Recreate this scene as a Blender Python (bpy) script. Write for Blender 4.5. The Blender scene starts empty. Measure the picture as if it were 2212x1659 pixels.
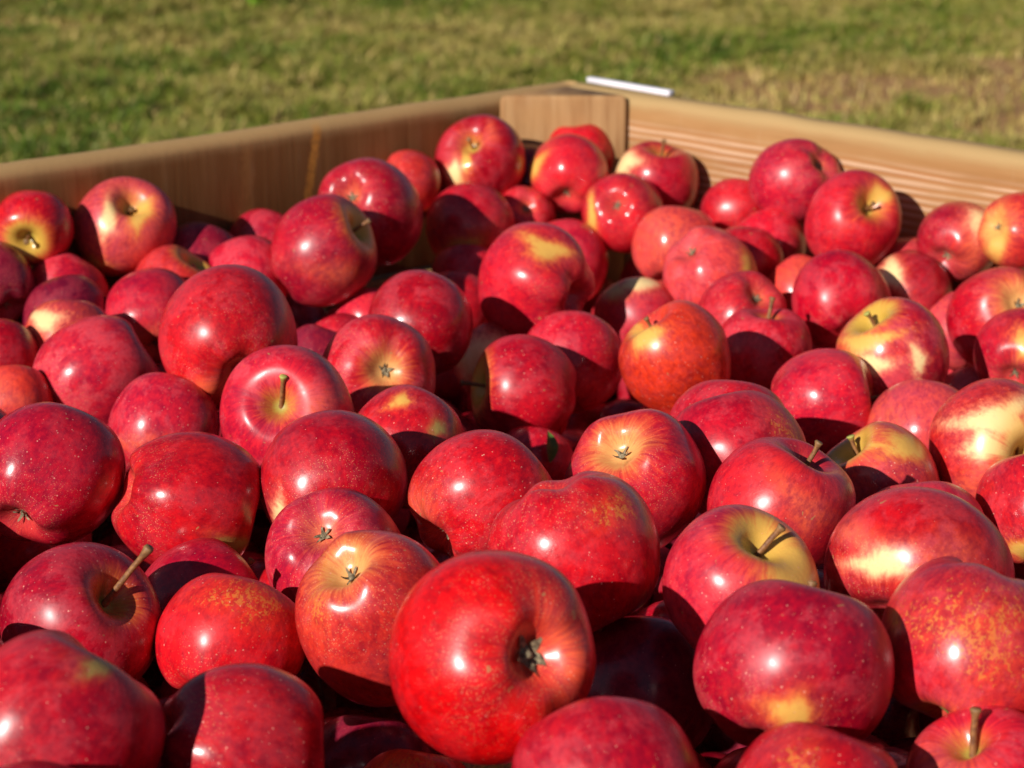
import bpy, math, random
import numpy as np
from mathutils import Vector, Matrix

# ------------------------------------------------------------------ camera, sky, sun, exposure
scene = bpy.context.scene
col = scene.collection
PITCH = math.radians(17.13)
CAM_Z = 1.03
cam_data = bpy.data.cameras.new("camera")
cam = bpy.data.objects.new("camera", cam_data)
col.objects.link(cam)
cam.location = (0, 0, CAM_Z)
cam.rotation_euler = (math.pi/2 - PITCH, 0, 0)
cam_data.sensor_width = 36
cam_data.lens = 4250/2212*36
cam_data.clip_start = 0.02
cam_data.clip_end = 400
cam_data.dof.use_dof = True
cam_data.dof.focus_distance = 0.98
cam_data.dof.aperture_fstop = 12.0
cam_data.dof.aperture_blades = 7
scene.camera = cam

SUN_EL = math.radians(25)
SUN_AZ = math.radians(40)          # to the left of straight behind the camera
sun_vec = Vector((-math.sin(SUN_AZ)*math.cos(SUN_EL), -math.cos(SUN_AZ)*math.cos(SUN_EL), math.sin(SUN_EL)))
world = bpy.data.worlds.new("World")
scene.world = world
world.use_nodes = True
wn = world.node_tree.nodes
bg = wn["Background"]
sky = wn.new("ShaderNodeTexSky")
sky.sky_type = 'NISHITA'
sky.sun_disc = False
sky.sun_elevation = SUN_EL
sky.sun_rotation = math.atan2(sun_vec.x, sun_vec.y) % (2*math.pi)
sky.air_density = 0.8
sky.dust_density = 0.3
world.node_tree.links.new(sky.outputs[0], bg.inputs[0])
bg.inputs[1].default_value = 0.05
sl = bpy.data.lights.new("sun", 'SUN')
sl.energy = 5.0
sl.angle = math.radians(0.53)
sl.color = (1.0, 0.95, 0.88)
sun = bpy.data.objects.new("sun", sl)
col.objects.link(sun)
sun.rotation_euler = sun_vec.to_track_quat('Z', 'Y').to_euler()
sun.location = sun_vec*30
vs = scene.view_settings
vs.view_transform = 'Standard'
vs.look = 'None'
vs.gamma = 1
vs.use_curve_mapping = False
vs.exposure = 0.12
scene.cycles.diffuse_bounces = 3

APPLES = [
    ((0.0621, 1.7886, 0.6999), 0.0336, 'S', (-0.102, 0.014, 0.995), 'r', 0.1, [], (-0.039, 0.005, 0.386), {}, 'farthest red apple, half hidden behind a glossy one, throwing its shadow on the corner post'),
    ((0.0498, 1.7169, 0.6947), 0.0352, 'N', (0.1, 0.844, 0.527), 'R', 0, [(-0.86, 0.16, 0.16, 0.28, 'y')], None, {}, 'glossy red apple with a thin yellow left edge, before the farthest apple'),
    ((-0.0286, 1.7127, 0.7071), 0.0401, 'S', (-0.237, -0.711, 0.662), 'c', 0.06, [(-0.52, -0.34, 0.18, 0.22, 'Y'), (0.24, 0.55, 0.09, 0.3, 't'), (-0.28, -0.06, 0.12, 0.3, 'y'), (-0.37, -0.67, 0.12, 0.12, 'y')], (-0.085, -0.256, 0.238), {}, 'crimson apple with a cream streak through its stem hollow, near the corner post'),
    ((-0.0883, 1.6736, 0.697), 0.0274, 'C', (0.71, 0.502, -0.494), 'o', 0.1, [], None, {}, 'small orange-red apple with a dark open calyx, lying below the left plank'),
    ((0.0143, 1.7631, 0.6805), 0.0315, 'N', (0.251, 0.644, 0.723), 'd', 0, [], None, {}, 'dark sliver of apple between the cream-streaked apple and the glossy one near the corner post'),
    ((-0.1147, 1.5485, 0.6971), 0.0423, 'C', (0.342, 0.775, -0.532), 'c', 0.14, [], None, {'elong': 0.12, 'lo': 5}, 'large crimson apple with pale rays round its calyx, near the left plank'),
    ((-0.036, 1.6495, 0.6629), 0.0386, 'N', (-0.424, 0.554, 0.717), 'R', 0.0, [(-0.18, -0.64, 0.46, 0.27, 'y')], None, {}, 'smooth red apple with a yellow underside, behind the large apple with the deep side hollow'),
    ((0.0093, 1.6929, 0.6574), 0.0305, 'C', (-0.13, 0.716, -0.686), 'R', 0.1, [], None, {}, 'red apple with shallow calyx and shaded right side, below the glossy yellow-edged one'),
    ((0.0473, 1.6319, 0.6353), 0.0351, 'N', (0.104, 0.594, 0.797), 'p', 0, [], None, {}, 'dull purplish red apple tucked behind the large apple with the deep side hollow'),
    ((0.0951, 1.6524, 0.6743), 0.0349, 'C', (0.253, 0.873, -0.418), 'R', 0.0, [(-0.8, -0.14, 0.1, 0.52, 'y')], None, {'conic': 0.1, 'lobes': 0.03, 'lo': 4, 'gloss': 1}, 'very shiny red apple with a ring of glints round its sunken calyx'),
    ((0.1273, 1.7097, 0.6877), 0.038, 'S', (0.125, -0.219, 0.968), 'c', 0.1, [(-0.83, 0.46, 0.37, 0.28, 'Y')], (0.059, -0.103, 0.457), {}, 'crimson apple with a pale yellow left shoulder and short upright stem, near the right plank'),
    ((0.1919, 1.6539, 0.6744), 0.0301, 'N', (0.226, 0.612, 0.758), 'R', 0, [], None, {}, "plain red apple half covered by the apple leaning nearest the right plank's middle"),
    ((0.2352, 1.6052, 0.7115), 0.0364, 'C', (-0.599, 0.537, -0.594), 'p', 0.1, [], None, {}, 'rosy apple high against the right plank with its small calyx turned to the upper right'),
    ((0.2679, 1.5185, 0.6954), 0.039, 'S', (0.343, -0.724, 0.598), 'p', 0.2, [(0.44, 0.47, 0.32, 0.19, 'y')], (0.099, -0.21, 0.173), {}, 'dusty rose-red apple with an orange-brown hollow, casting a shadow on the right plank'),
    ((0.3467, 1.4924, 0.6856), 0.0324, 'N', (0.539, 0.777, 0.325), 'c', 0, [(0.37, 0.43, 0.36, 0.29, 'Y'), (0.2, -0.14, 0.38, 0.56, 't')], None, {}, 'crimson apple with a large pale yellow blush on its shoulder, below the right plank'),
    ((0.384, 1.4528, 0.7028), 0.03, 'C', (0.888, 0.383, -0.253), 'o', 0.45, [(-0.73, -0.23, 0.21, 0.7, 'y')], None, {}, "orange and yellow apple under the right plank, calyx turned left, cut by the picture's edge"),
    ((0.0175, 1.421, 0.6698), 0.0451, 'C', (-0.806, 0.568, 0.169), 'R', 0.0, [(0.2, 0.51, 0.34, 0.15, 'y')], None, {'lobes': 0.09, 'lo': 5, 'pitk': 1.7}, 'large red apple with a deep hollow and folded lobe on its right side'),
    ((-0.0371, 1.5986, 0.6301), 0.029, 'N', (-0.3, 0.57, 0.765), 'p', 0, [], None, {}, 'brownish pink apple top showing between two red apples in the middle of the heap'),
    ((-0.0445, 1.5451, 0.6199), 0.031, 'N', (0.3, 0.57, 0.765), 'R', 0, [], None, {}, 'red apple wedged behind the round crimson apple and the one with the deep side hollow'),
    ((0.1359, 1.602, 0.6549), 0.0367, 'N', (0.206, 0.569, 0.796), 'o', 0, [(-0.19, 0.17, 0.53, 0.42, 't')], None, {}, 'orange-red apple just right of and below the very shiny apple'),
    ((0.2107, 1.5829, 0.6602), 0.0321, 'N', (-0.329, 0.593, 0.735), 'p', 0, [], None, {}, 'dull purplish apple behind a bright red one, under the two apples by the right plank'),
    ((0.185, 1.5334, 0.6587), 0.0319, 'N', (0.424, 0.554, 0.717), 'R', 0, [], None, {}, 'bright red apple in front of a dull purplish one, behind the peachy pink apple'),
    ((0.1524, 1.4794, 0.6614), 0.0369, 'C', (0.553, 0.311, -0.773), 'q', 0.0, [(0.8, 0.16, 0.19, 0.33, 'y')], None, {'mini': 1}, 'peachy pink apple with a soft dimple on top and a mustard right edge'),
    ((0.1706, 1.4167, 0.6437), 0.0359, 'C', (-0.361, 0.519, -0.775), 'p', 0.1, [], None, {}, 'rose-red apple with a wide calyx hollow, lying behind the apple whose stem stands upright'),
    ((0.2264, 1.5028, 0.6427), 0.0281, 'N', (-0.644, 0.584, 0.494), 'o', 0, [(0.17, 0.49, 0.52, 0.52, 't')], None, {}, 'salmon-red apple partly hidden by the smooth round crimson apple on its right'),
    ((0.245, 1.4175, 0.6578), 0.0369, 'N', (-0.212, 0.826, 0.522), 'c', 0, [], None, {}, 'smooth round crimson apple with one soft glint, left of the round-yellow-patched one'),
    ((0.3065, 1.4684, 0.651), 0.0321, 'N', (0.717, 0.519, 0.465), 'c', 0, [(-0.59, 0.41, 0.27, 0.31, 'Y')], None, {}, 'crimson apple with a round yellow patch on its left shoulder'),
    ((0.3145, 1.526, 0.6503), 0.0312, 'N', (0.115, 0.624, 0.773), 'o', 0, [], None, {}, "small bit of orange-red apple peeping out below the dusty rose-red apple's shadow"),
    ((0.3364, 1.4271, 0.6326), 0.0289, 'N', (-0.559, 0.633, 0.536), 'q', 0, [], None, {}, 'pale pink apple squeezed behind the wide apple with rosy rays at the right edge'),
    ((0.3556, 1.372, 0.6554), 0.0395, 'C', (-0.141, 0.772, -0.62), 'c', 0.4, [], None, {}, 'wide crimson apple with rosy rays round its calyx, behind another apple at the right edge'),
    ((0.3517, 1.3063, 0.6496), 0.0323, 'N', (0.359, 0.861, 0.36), 'c', 0, [(-0.1, 0.14, 0.26, 0.26, 'y')], None, {}, 'glossy crimson apple with a sandy patch, overlapping the wide rayed apple at the right edge'),
    ((0.1795, 1.3523, 0.638), 0.0344, 'S', (0.126, 0.013, 0.992), 'p', 0.05, [], (0.096, 0.091, 0.525), {'cone': 0.1}, 'rosy speckled apple with a thin upright stem, right of the tall orange apple'),
    ((0.1101, 1.2526, 0.6582), 0.0369, 'S', (-0.566, -0.039, 0.824), 'O', 0.0, [(-0.66, 0.5, 0.3, 0.25, 'y')], (-0.22, -0.015, 0.32), {'elong': 0.16, 'conic': 0.22}, 'tall orange-red apple with a greenish stem at its upper left and a narrow base'),
    ((0.0957, 1.4657, 0.6322), 0.0314, 'N', (-0.363, 0.62, 0.696), 'p', 0, [(0.07, 0.83, 0.45, 0.23, 'Y'), (-0.67, 0.72, 0.3, 0.34, 'g')], None, {}, 'rose apple with yellow top and a brownish green hollow, behind the tall orange apple'),
    ((0.0421, 1.3323, 0.6348), 0.0366, 'N', (0.251, 0.644, 0.723), 'p', 0, [], None, {}, 'mottled crimson apple behind the one with the yellow side hollow and long side stem'),
    ((0.0077, 1.2717, 0.6326), 0.0389, 'S', (-0.948, -0.223, 0.226), 'c', 0.34, [], (-0.532, -0.043, 0.089), {'cone': 0.12}, 'dark crimson apple with a yellow side hollow and a stem pointing left'),
    ((-0.0146, 1.3952, 0.6154), 0.0288, 'N', (-0.592, 0.572, 0.568), 'R', 0, [(-0.4, 0.12, 0.48, 0.62, 'Y')], None, {}, 'red and cream apple half in shadow, behind the apple with the side-pointing stem'),
    ((-0.0651, 1.3276, 0.6647), 0.0385, 'N', (0.212, 0.826, 0.522), 'c', 0, [], None, {}, "round dark crimson apple with a bright glint, in front of the pale-rayed apple's shadow"),
    ((-0.1097, 1.4527, 0.6315), 0.0269, 'N', (-0.226, 0.612, 0.758), 'p', 0, [], None, {}, 'pinkish red apple with a darker spot, just above a dusty pink one'),
    ((-0.1266, 1.4098, 0.6226), 0.0273, 'N', (-0.421, 0.57, 0.706), 'p', 0, [], None, {}, 'dusty pink apple left of the round dark crimson apple, the lower of two'),
    ((-0.1426, 1.4562, 0.6866), 0.0411, 'S', (0.813, -0.117, 0.571), 'c', 0.33, [(0.34, -0.45, 0.51, 0.17, 't')], (0.361, -0.052, 0.254), {'cone': 0.05}, 'glossy crimson apple with an olive hollow and an orange stem stub at its upper right'),
    ((-0.2025, 1.4622, 0.6655), 0.0322, 'N', (-0.226, 0.612, 0.758), 'p', 0, [], None, {}, 'pink-red apple left of the apple with the orange stem stub'),
    ((-0.2002, 1.558, 0.6655), 0.0319, 'N', (0.226, 0.612, 0.758), 'p', 0, [], None, {}, 'rosy apple lying under the left plank, behind the apple with the orange stem stub'),
    ((-0.2437, 1.492, 0.6698), 0.0314, 'N', (0.3, 0.57, 0.765), 'd', 0, [], None, {}, 'dark purple apple in the shade under the left plank'),
    ((-0.2524, 1.4329, 0.6623), 0.0334, 'S', (0.571, -0.04, 0.82), 'o', 0.3, [], (0.142, -0.01, 0.203), {'mini': 1, 'nostem': 1}, 'salmon-orange apple with a shallow stemless hollow, in front of the dark purple one'),
    ((-0.2956, 1.4695, 0.7018), 0.0385, 'S', (0.321, -0.603, 0.73), 'q', 0.16, [(0.45, 0.25, 0.22, 0.31, 'y'), (-0.13, 0.11, 0.15, 0.37, 'Y'), (-0.59, -0.76, 0.28, 0.15, 'y')], (0.08, -0.15, 0.181), {'lobes': 0.05, 'pitk': 1.25, 'nostem': 1}, 'coral apple with a yellow slit-like hollow, standing alone before the left plank'),
    ((-0.3537, 1.4237, 0.7126), 0.0291, 'S', (0.039, -0.985, -0.168), 'r', 0.36, [(-0.38, -0.54, 0.35, 0.31, 't')], (0.015, -0.382, -0.065), {}, 'red apple with a broad green-yellow stem hollow facing out, leftmost under the left plank'),
    ((-0.2611, 1.3734, 0.658), 0.0341, 'N', (-0.226, 0.774, 0.591), 'p', 0, [(0.08, -0.59, 0.59, 0.29, 't')], None, {}, 'rose apple with a clear glint, overlapping the salmon-orange apple behind it'),
    ((-0.3307, 1.4171, 0.6626), 0.0312, 'N', (0.205, 0.585, 0.785), 'p', 0, [], None, {}, 'crimson apple directly below the gap between the green-hollowed apple and the coral one'),
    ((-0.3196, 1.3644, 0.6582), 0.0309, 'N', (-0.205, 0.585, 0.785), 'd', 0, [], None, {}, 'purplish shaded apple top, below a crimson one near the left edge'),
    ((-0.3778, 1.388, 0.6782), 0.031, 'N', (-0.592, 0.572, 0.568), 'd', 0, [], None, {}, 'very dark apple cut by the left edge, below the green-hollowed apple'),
    ((-0.3063, 1.3121, 0.6552), 0.0321, 'N', (0.104, 0.594, 0.797), 'o', 0, [(-0.37, 0.48, 0.34, 0.24, 'Y')], None, {}, 'red apple with a yellow patch on its upper left, behind the large rose-red one'),
    ((-0.3479, 1.2767, 0.6523), 0.0284, 'N', (-0.226, 0.612, 0.758), 'c', 0, [], None, {}, 'crimson apple cut by the left edge, second below the green-hollowed apple'),
    ((-0.2757, 1.2545, 0.6482), 0.0407, 'C', (0.809, 0.42, 0.411), 'p', 0.0, [], None, {}, 'large rose-red apple left of the big speckled one, its shaded calyx at the lower left'),
    ((-0.1764, 1.1854, 0.6944), 0.0435, 'N', (-0.309, 0.872, 0.379), 'r', 0, [(-0.18, -0.72, 0.53, 0.13, 't')], None, {'elong': 0.05}, 'big speckled red apple in the left half, standing higher than the apples around it'),
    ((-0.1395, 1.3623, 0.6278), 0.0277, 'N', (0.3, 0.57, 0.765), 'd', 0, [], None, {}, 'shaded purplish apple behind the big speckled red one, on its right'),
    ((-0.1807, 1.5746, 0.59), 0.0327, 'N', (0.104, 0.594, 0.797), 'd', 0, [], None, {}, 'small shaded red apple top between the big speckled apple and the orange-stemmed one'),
    ((-0.3254, 1.2167, 0.6399), 0.0286, 'N', (-0.115, 0.624, 0.773), 'o', 0, [(-0.14, 0.33, 0.53, 0.32, 't')], None, {}, 'peach-pink apple top above the large dark apple at the left edge'),
    ((-0.0857, 1.21, 0.6625), 0.0384, 'C', (-0.215, 0.891, -0.399), 'p', 0.25, [], None, {}, 'red apple, brown calyx facing out, right of one with an upright green-tipped stem'),
    ((-0.1305, 1.0869, 0.6752), 0.0403, 'S', (-0.056, -0.853, 0.519), 'p', 0.05, [(0.46, 0.13, 0.33, 0.2, 't')], (0.067, -0.056, 0.478), {'lobes': 0.05, 'tip': 'g'}, 'red apple with an upright green-tipped stem in its open hollow'),
    ((-0.2132, 1.144, 0.6474), 0.0349, 'N', (0.226, 0.612, 0.758), 'p', 0, [(-0.37, -0.16, 0.49, 0.13, 't')], None, {}, 'crimson apple flecked with orange, below and left of the big speckled one'),
    ((-0.2589, 1.2305, 0.5928), 0.0273, 'N', (0.205, 0.585, 0.785), 'p', 0, [], None, {}, 'dull pink-brown apple wedged right of the large dark red apple on the left'),
    ((-0.0623, 1.0747, 0.66), 0.035, 'N', (0.349, 0.684, 0.641), 'R', 0, [(0.59, 0.33, 0.14, 0.11, 'g'), (-0.02, 0.79, 0.15, 0.09, 'y')], None, {}, 'red apple with a small greenish spot and a shaded lower half'),
    ((-0.0452, 1.5409, 0.5046), 0.0312, 'N', (0.104, 0.594, 0.797), 'c', 0, [], None, {}, 'small piece of red apple between the green-spotted apple and the one with the side-pointing stem'),
    ((-0.248, 0.9919, 0.6736), 0.0379, 'N', (0.359, 0.782, 0.509), 'c', 0, [], None, {}, 'large deep red apple at the left edge with fine pale specks'),
    ((-0.1719, 0.9809, 0.6613), 0.0391, 'C', (0.935, 0.204, -0.29), 'R', 0.1, [(0.7, -0.52, 0.21, 0.1, 'g')], None, {'lobes': 0.05}, 'glossy red apple whose left end with the calyx lies in shadow'),
    ((-0.0954, 0.9879, 0.6699), 0.0398, 'C', (-0.276, 0.879, 0.388), 'c', 0.0, [(-0.62, -0.43, 0.12, 0.25, 'Y')], None, {'pitk': 0.9, 'mini': 1}, 'large crimson apple with thin scratches and a broad sheen above its dimple'),
    ((0.0136, 1.2239, 0.5969), 0.0272, 'N', (0.329, 0.593, 0.735), 'p', 0, [], None, {}, 'crimson apple half hidden below the one with the side-pointing stem'),
    ((-0.0154, 0.9582, 0.6712), 0.0377, 'C', (0.756, 0.442, 0.483), 'r', 0.0, [(-0.87, -0.18, 0.25, 0.38, 't')], None, {'lo': 5}, 'densely speckled red apple with its calyx at the lower left, above the brightest front apple'),
    ((0.0654, 0.983, 0.6723), 0.0376, 'C', (0.309, 0.558, -0.77), 'R', 0.34, [], None, {'lobes': 0.05}, 'red apple with golden rays and a star-shaped open calyx facing up'),
    ((0.1267, 1.095, 0.6596), 0.037, 'N', (0.205, 0.585, 0.785), 'p', 0, [], None, {}, 'crimson apple showing only as a rim behind the one with the rusty orange side'),
    ((0.1234, 1.0231, 0.6719), 0.0382, 'N', (-0.329, 0.593, 0.735), 'c', 0, [(0.73, 0.33, 0.4, 0.47, 'u')], None, {}, 'crimson apple with a netted rusty orange patch down its right side'),
    ((0.2019, 1.2179, 0.6394), 0.037, 'S', (0.948, -0.222, 0.229), 'p', 0.15, [], (0.463, -0.03, 0.103), {'lobes': 0.06}, 'mottled crimson apple with a thin stem pointing right from its side hollow'),
    ((0.2538, 1.2587, 0.6607), 0.0377, 'S', (-0.527, -0.031, 0.849), 'p', 0.32, [(0.26, -0.07, 0.12, 0.25, 'Y'), (-0.57, -0.16, 0.21, 0.25, 'Y'), (-0.64, 0.26, 0.33, 0.2, 'y')], (-0.204, -0.012, 0.33), {'tip': 'g'}, 'red and yellow apple with cream streaks and a green-tipped stem at the top'),
    ((-0.0888, 0.921, 0.6544), 0.0347, 'C', (0.158, 0.655, -0.738), 'p', 0.2, [], None, {'mini': 1}, 'pink-red apple with a creamy dimple, behind the tall orange-tinted front apple'),
    ((-0.0613, 0.8271, 0.6633), 0.0372, 'C', (0.357, 0.383, -0.852), 'o', 0.35, [(-0.66, 0.31, 0.17, 0.4, 'u')], None, {'elong': 0.2, 'conic': 0.0}, 'tall orange-tinted apple with a small star calyx near its top, beside the brightest one'),
    ((0.0283, 0.834, 0.6912), 0.0392, 'S', (0.324, -0.279, -0.904), 'r', 0.0, [(0.48, 0.59, 0.32, 0.22, 'u')], (0.171, -0.147, -0.477), {'lobes': 0.012}, 'large red speckled apple just behind the brightest front one, its lower part in shadow'),
    ((-0.0079, 0.7099, 0.6989), 0.0409, 'C', (-0.515, 0.769, -0.38), 'B', 0.06, [(0.72, 0.08, 0.18, 0.4, 't')], None, {'conic': 0.03, 'lobes': 0.025, 'pitk': 1.2}, 'biggest and brightest red apple in front, with a deep open calyx on its right side'),
    ((0.1011, 0.8047, 0.6872), 0.036, 'S', (0.265, -0.318, 0.91), 'p', 0.22, [(0.6, 0.32, 0.38, 0.4, 'y'), (0.23, 0.75, 0.34, 0.19, 'y')], (0.295, -0.01, 0.36), {'pitk': 0.9, 'cone': 0.03}, 'crimson apple with a wide golden-olive hollow and a thick brown stem'),
    ((0.1395, 0.9547, 0.6699), 0.0374, 'S', (0.456, -0.019, 0.89), 'R', 0.0, [(0.21, -0.02, 0.28, 0.23, 't')], (0.215, -0.009, 0.42), {}, 'red apple with an orange glow and only its stem tip showing, behind the thick-stemmed apple'),
    ((0.2111, 1.0623, 0.6407), 0.0359, 'S', (-0.6, -0.047, 0.799), 'q', 0.3, [(0.44, 0.68, 0.52, 0.22, 'y'), (-0.52, 0.72, 0.3, 0.15, 'y')], (-0.141, 0.061, 0.369), {'tip': 'g'}, 'rose apple with olive-yellow shoulders and a slender stem at its upper left'),
    ((0.2589, 1.1861, 0.6328), 0.0338, 'N', (0.115, 0.624, 0.773), 'q', 0, [(-0.74, 0.19, 0.26, 0.35, 't')], None, {}, 'pale red apple densely dotted with light specks, behind the cream and yellow one'),
    ((0.2826, 1.0863, 0.6552), 0.0405, 'S', (0.356, -0.925, 0.134), 'r', 0.3, [(-0.18, 0.43, 0.37, 0.25, 'Y'), (-0.35, 0.09, 0.23, 0.24, 'Y'), (0.12, 0.18, 0.28, 0.35, 'y'), (-0.61, -0.52, 0.33, 0.17, 't')], (-0.093, -0.031, 0.254), {'tip': 'g'}, 'cream and yellow apple blushed red, with a pale green stem end, at the right'),
    ((0.2213, 0.9972, 0.633), 0.0355, 'N', (0.104, 0.594, 0.797), 'p', 0, [], None, {}, 'crimson apple top rising behind the wide apple with the big cream patch'),
    ((0.183, 0.8232, 0.6855), 0.0426, 'N', (0.539, 0.706, 0.459), 'R', 0.0, [(-0.51, 0.2, 0.25, 0.13, 'Y'), (-0.75, 0.47, 0.13, 0.13, 't'), (0.14, 0.27, 0.25, 0.22, 't')], None, {'squash': 0.15}, 'wide red apple with a big cream patch, right of the thick-stemmed apple'),
    ((0.2906, 1.0202, 0.6428), 0.0328, 'N', (-0.115, 0.624, 0.773), 'p', 0, [(-0.39, -0.62, 0.23, 0.16, 'y')], None, {}, 'rose-red apple cut by the right edge, below the cream and yellow one'),
    ((0.1904, 0.7497, 0.6846), 0.0372, 'S', (-0.378, -0.527, -0.761), 'p', 0.0, [(-0.7, -0.84, 0.41, 0.21, 'y'), (-0.08, 0.25, 0.57, 0.62, 'u')], (-0.093, -0.047, -0.094), {'tip': 'g'}, 'pinkish apple veined with orange at the lower right, its stem poking out underneath'),
    ((0.1134, 0.7252, 0.6863), 0.0404, 'C', (0.33, 0.533, 0.779), 'c', 0.0, [(-0.11, -0.32, 0.16, 0.2, 'y')], None, {'pitk': 0.6, 'mini': 0, 'squash': 0.1}, 'dark crimson apple with waxy bloom and a small yellow patch low on its side'),
    ((0.1887, 0.6976, 0.6466), 0.0327, 'S', (-0.431, -0.131, 0.893), 'p', 0.05, [(-0.65, 0.37, 0.28, 0.22, 't')], (0.039, 0.07, 0.555), {}, 'crimson apple with a tall brown stem, cut off at the lower right corner'),
    ((0.115, 0.6616, 0.6593), 0.0342, 'N', (0.228, 0.595, 0.771), 'r', 0, [(-0.33, 0.52, 0.31, 0.26, 'u')], None, {}, 'speckled red apple cut by the bottom edge, below the dark crimson waxy one'),
    ((0.036, 0.6627, 0.666), 0.0369, 'N', (-0.228, 0.595, 0.771), 'c', 0, [], None, {}, 'deep crimson waxy apple cut by the bottom edge, right of the brightest one'),
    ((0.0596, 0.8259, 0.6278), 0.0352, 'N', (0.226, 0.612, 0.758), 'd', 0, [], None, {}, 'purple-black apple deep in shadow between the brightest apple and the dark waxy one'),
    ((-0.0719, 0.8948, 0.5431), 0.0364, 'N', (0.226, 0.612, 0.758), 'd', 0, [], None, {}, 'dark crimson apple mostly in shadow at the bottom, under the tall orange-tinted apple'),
    ((-0.0446, 0.8005, 0.5803), 0.0296, 'N', (0.104, 0.594, 0.797), 'O', 0, [(-0.07, 0.77, 0.57, 0.21, 'u')], None, {}, 'pale rusty orange apple top just entering at the bottom edge'),
    ((-0.0126, 0.888, 0.5416), 0.0269, 'N', (0.115, 0.624, 0.773), 'Y', 0, [], None, {}, 'yellow-green apple peeping out right under the brightest front apple'),
    ((-0.1084, 0.704, 0.6593), 0.0361, 'C', (0.931, 0.199, -0.306), 'c', 0.05, [], None, {'lobes': 0.05}, 'dark red dotted apple, its left calyx end in a sharp shadow'),
    ((-0.1724, 0.6707, 0.6838), 0.039, 'S', (0.55, 0.474, 0.688), 'c', 0.15, [(0.56, 0.75, 0.16, 0.08, 'g')], (0.269, 0.043, 0.034), {}, 'large crimson apple filling the lower left corner, with a broken stem behind its shoulder'),
    ((-0.202, 0.8453, 0.6528), 0.0381, 'S', (0.672, -0.414, 0.613), 'c', 0.18, [], (0.58, -0.019, 0.743), {'cone': 0.1}, 'dark crimson apple with a long brown stem and russet flecks, near the lower left corner'),
    ((-0.1302, 0.8399, 0.6452), 0.0336, 'N', (0.329, 0.593, 0.735), 'r', 0, [(0.37, 0.69, 0.64, 0.32, 'u')], None, {}, 'red apple netted with orange russet on top, left of the tall orange-tinted one'),
    ((-0.157, 0.9247, 0.6275), 0.0335, 'S', (0.779, 0.366, 0.509), 'c', 0.05, [], (0.246, 0.128, 0.292), {}, 'dark crimson apple behind the russet-netted one, crossed by a round shadow'),
    ((-0.3676, 1.2748, 0.4964), 0.0311, 'N', (0.115, 0.624, 0.773), 'd', 0, [], None, {}, 'dark red apple sliver at the left edge, above the one with the long stem'),
    ((0.0673, 1.7905, 0.6154), 0.0261, 'S', (-0.69, -0.071, 0.721), 'R', 0, [], (-0.248, 0.02, 0.201), {'tip': 'y'}, 'little red apple piece with a yellow stem, left of the very shiny apple'),
    ((0.3354, 1.3488, 0.5956), 0.0303, 'N', (0.115, 0.624, 0.773), 'q', 0, [], None, {}, 'pink piece of apple between the cream and yellow apple and those at the right edge'),
    ((0.0968, 1.4774, 0.5311), 0.0319, 'N', (0.115, 0.624, 0.773), 'd', 0, [], None, {}, 'dark red apple in the gap above the one with the star-shaped calyx'),
]
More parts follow.
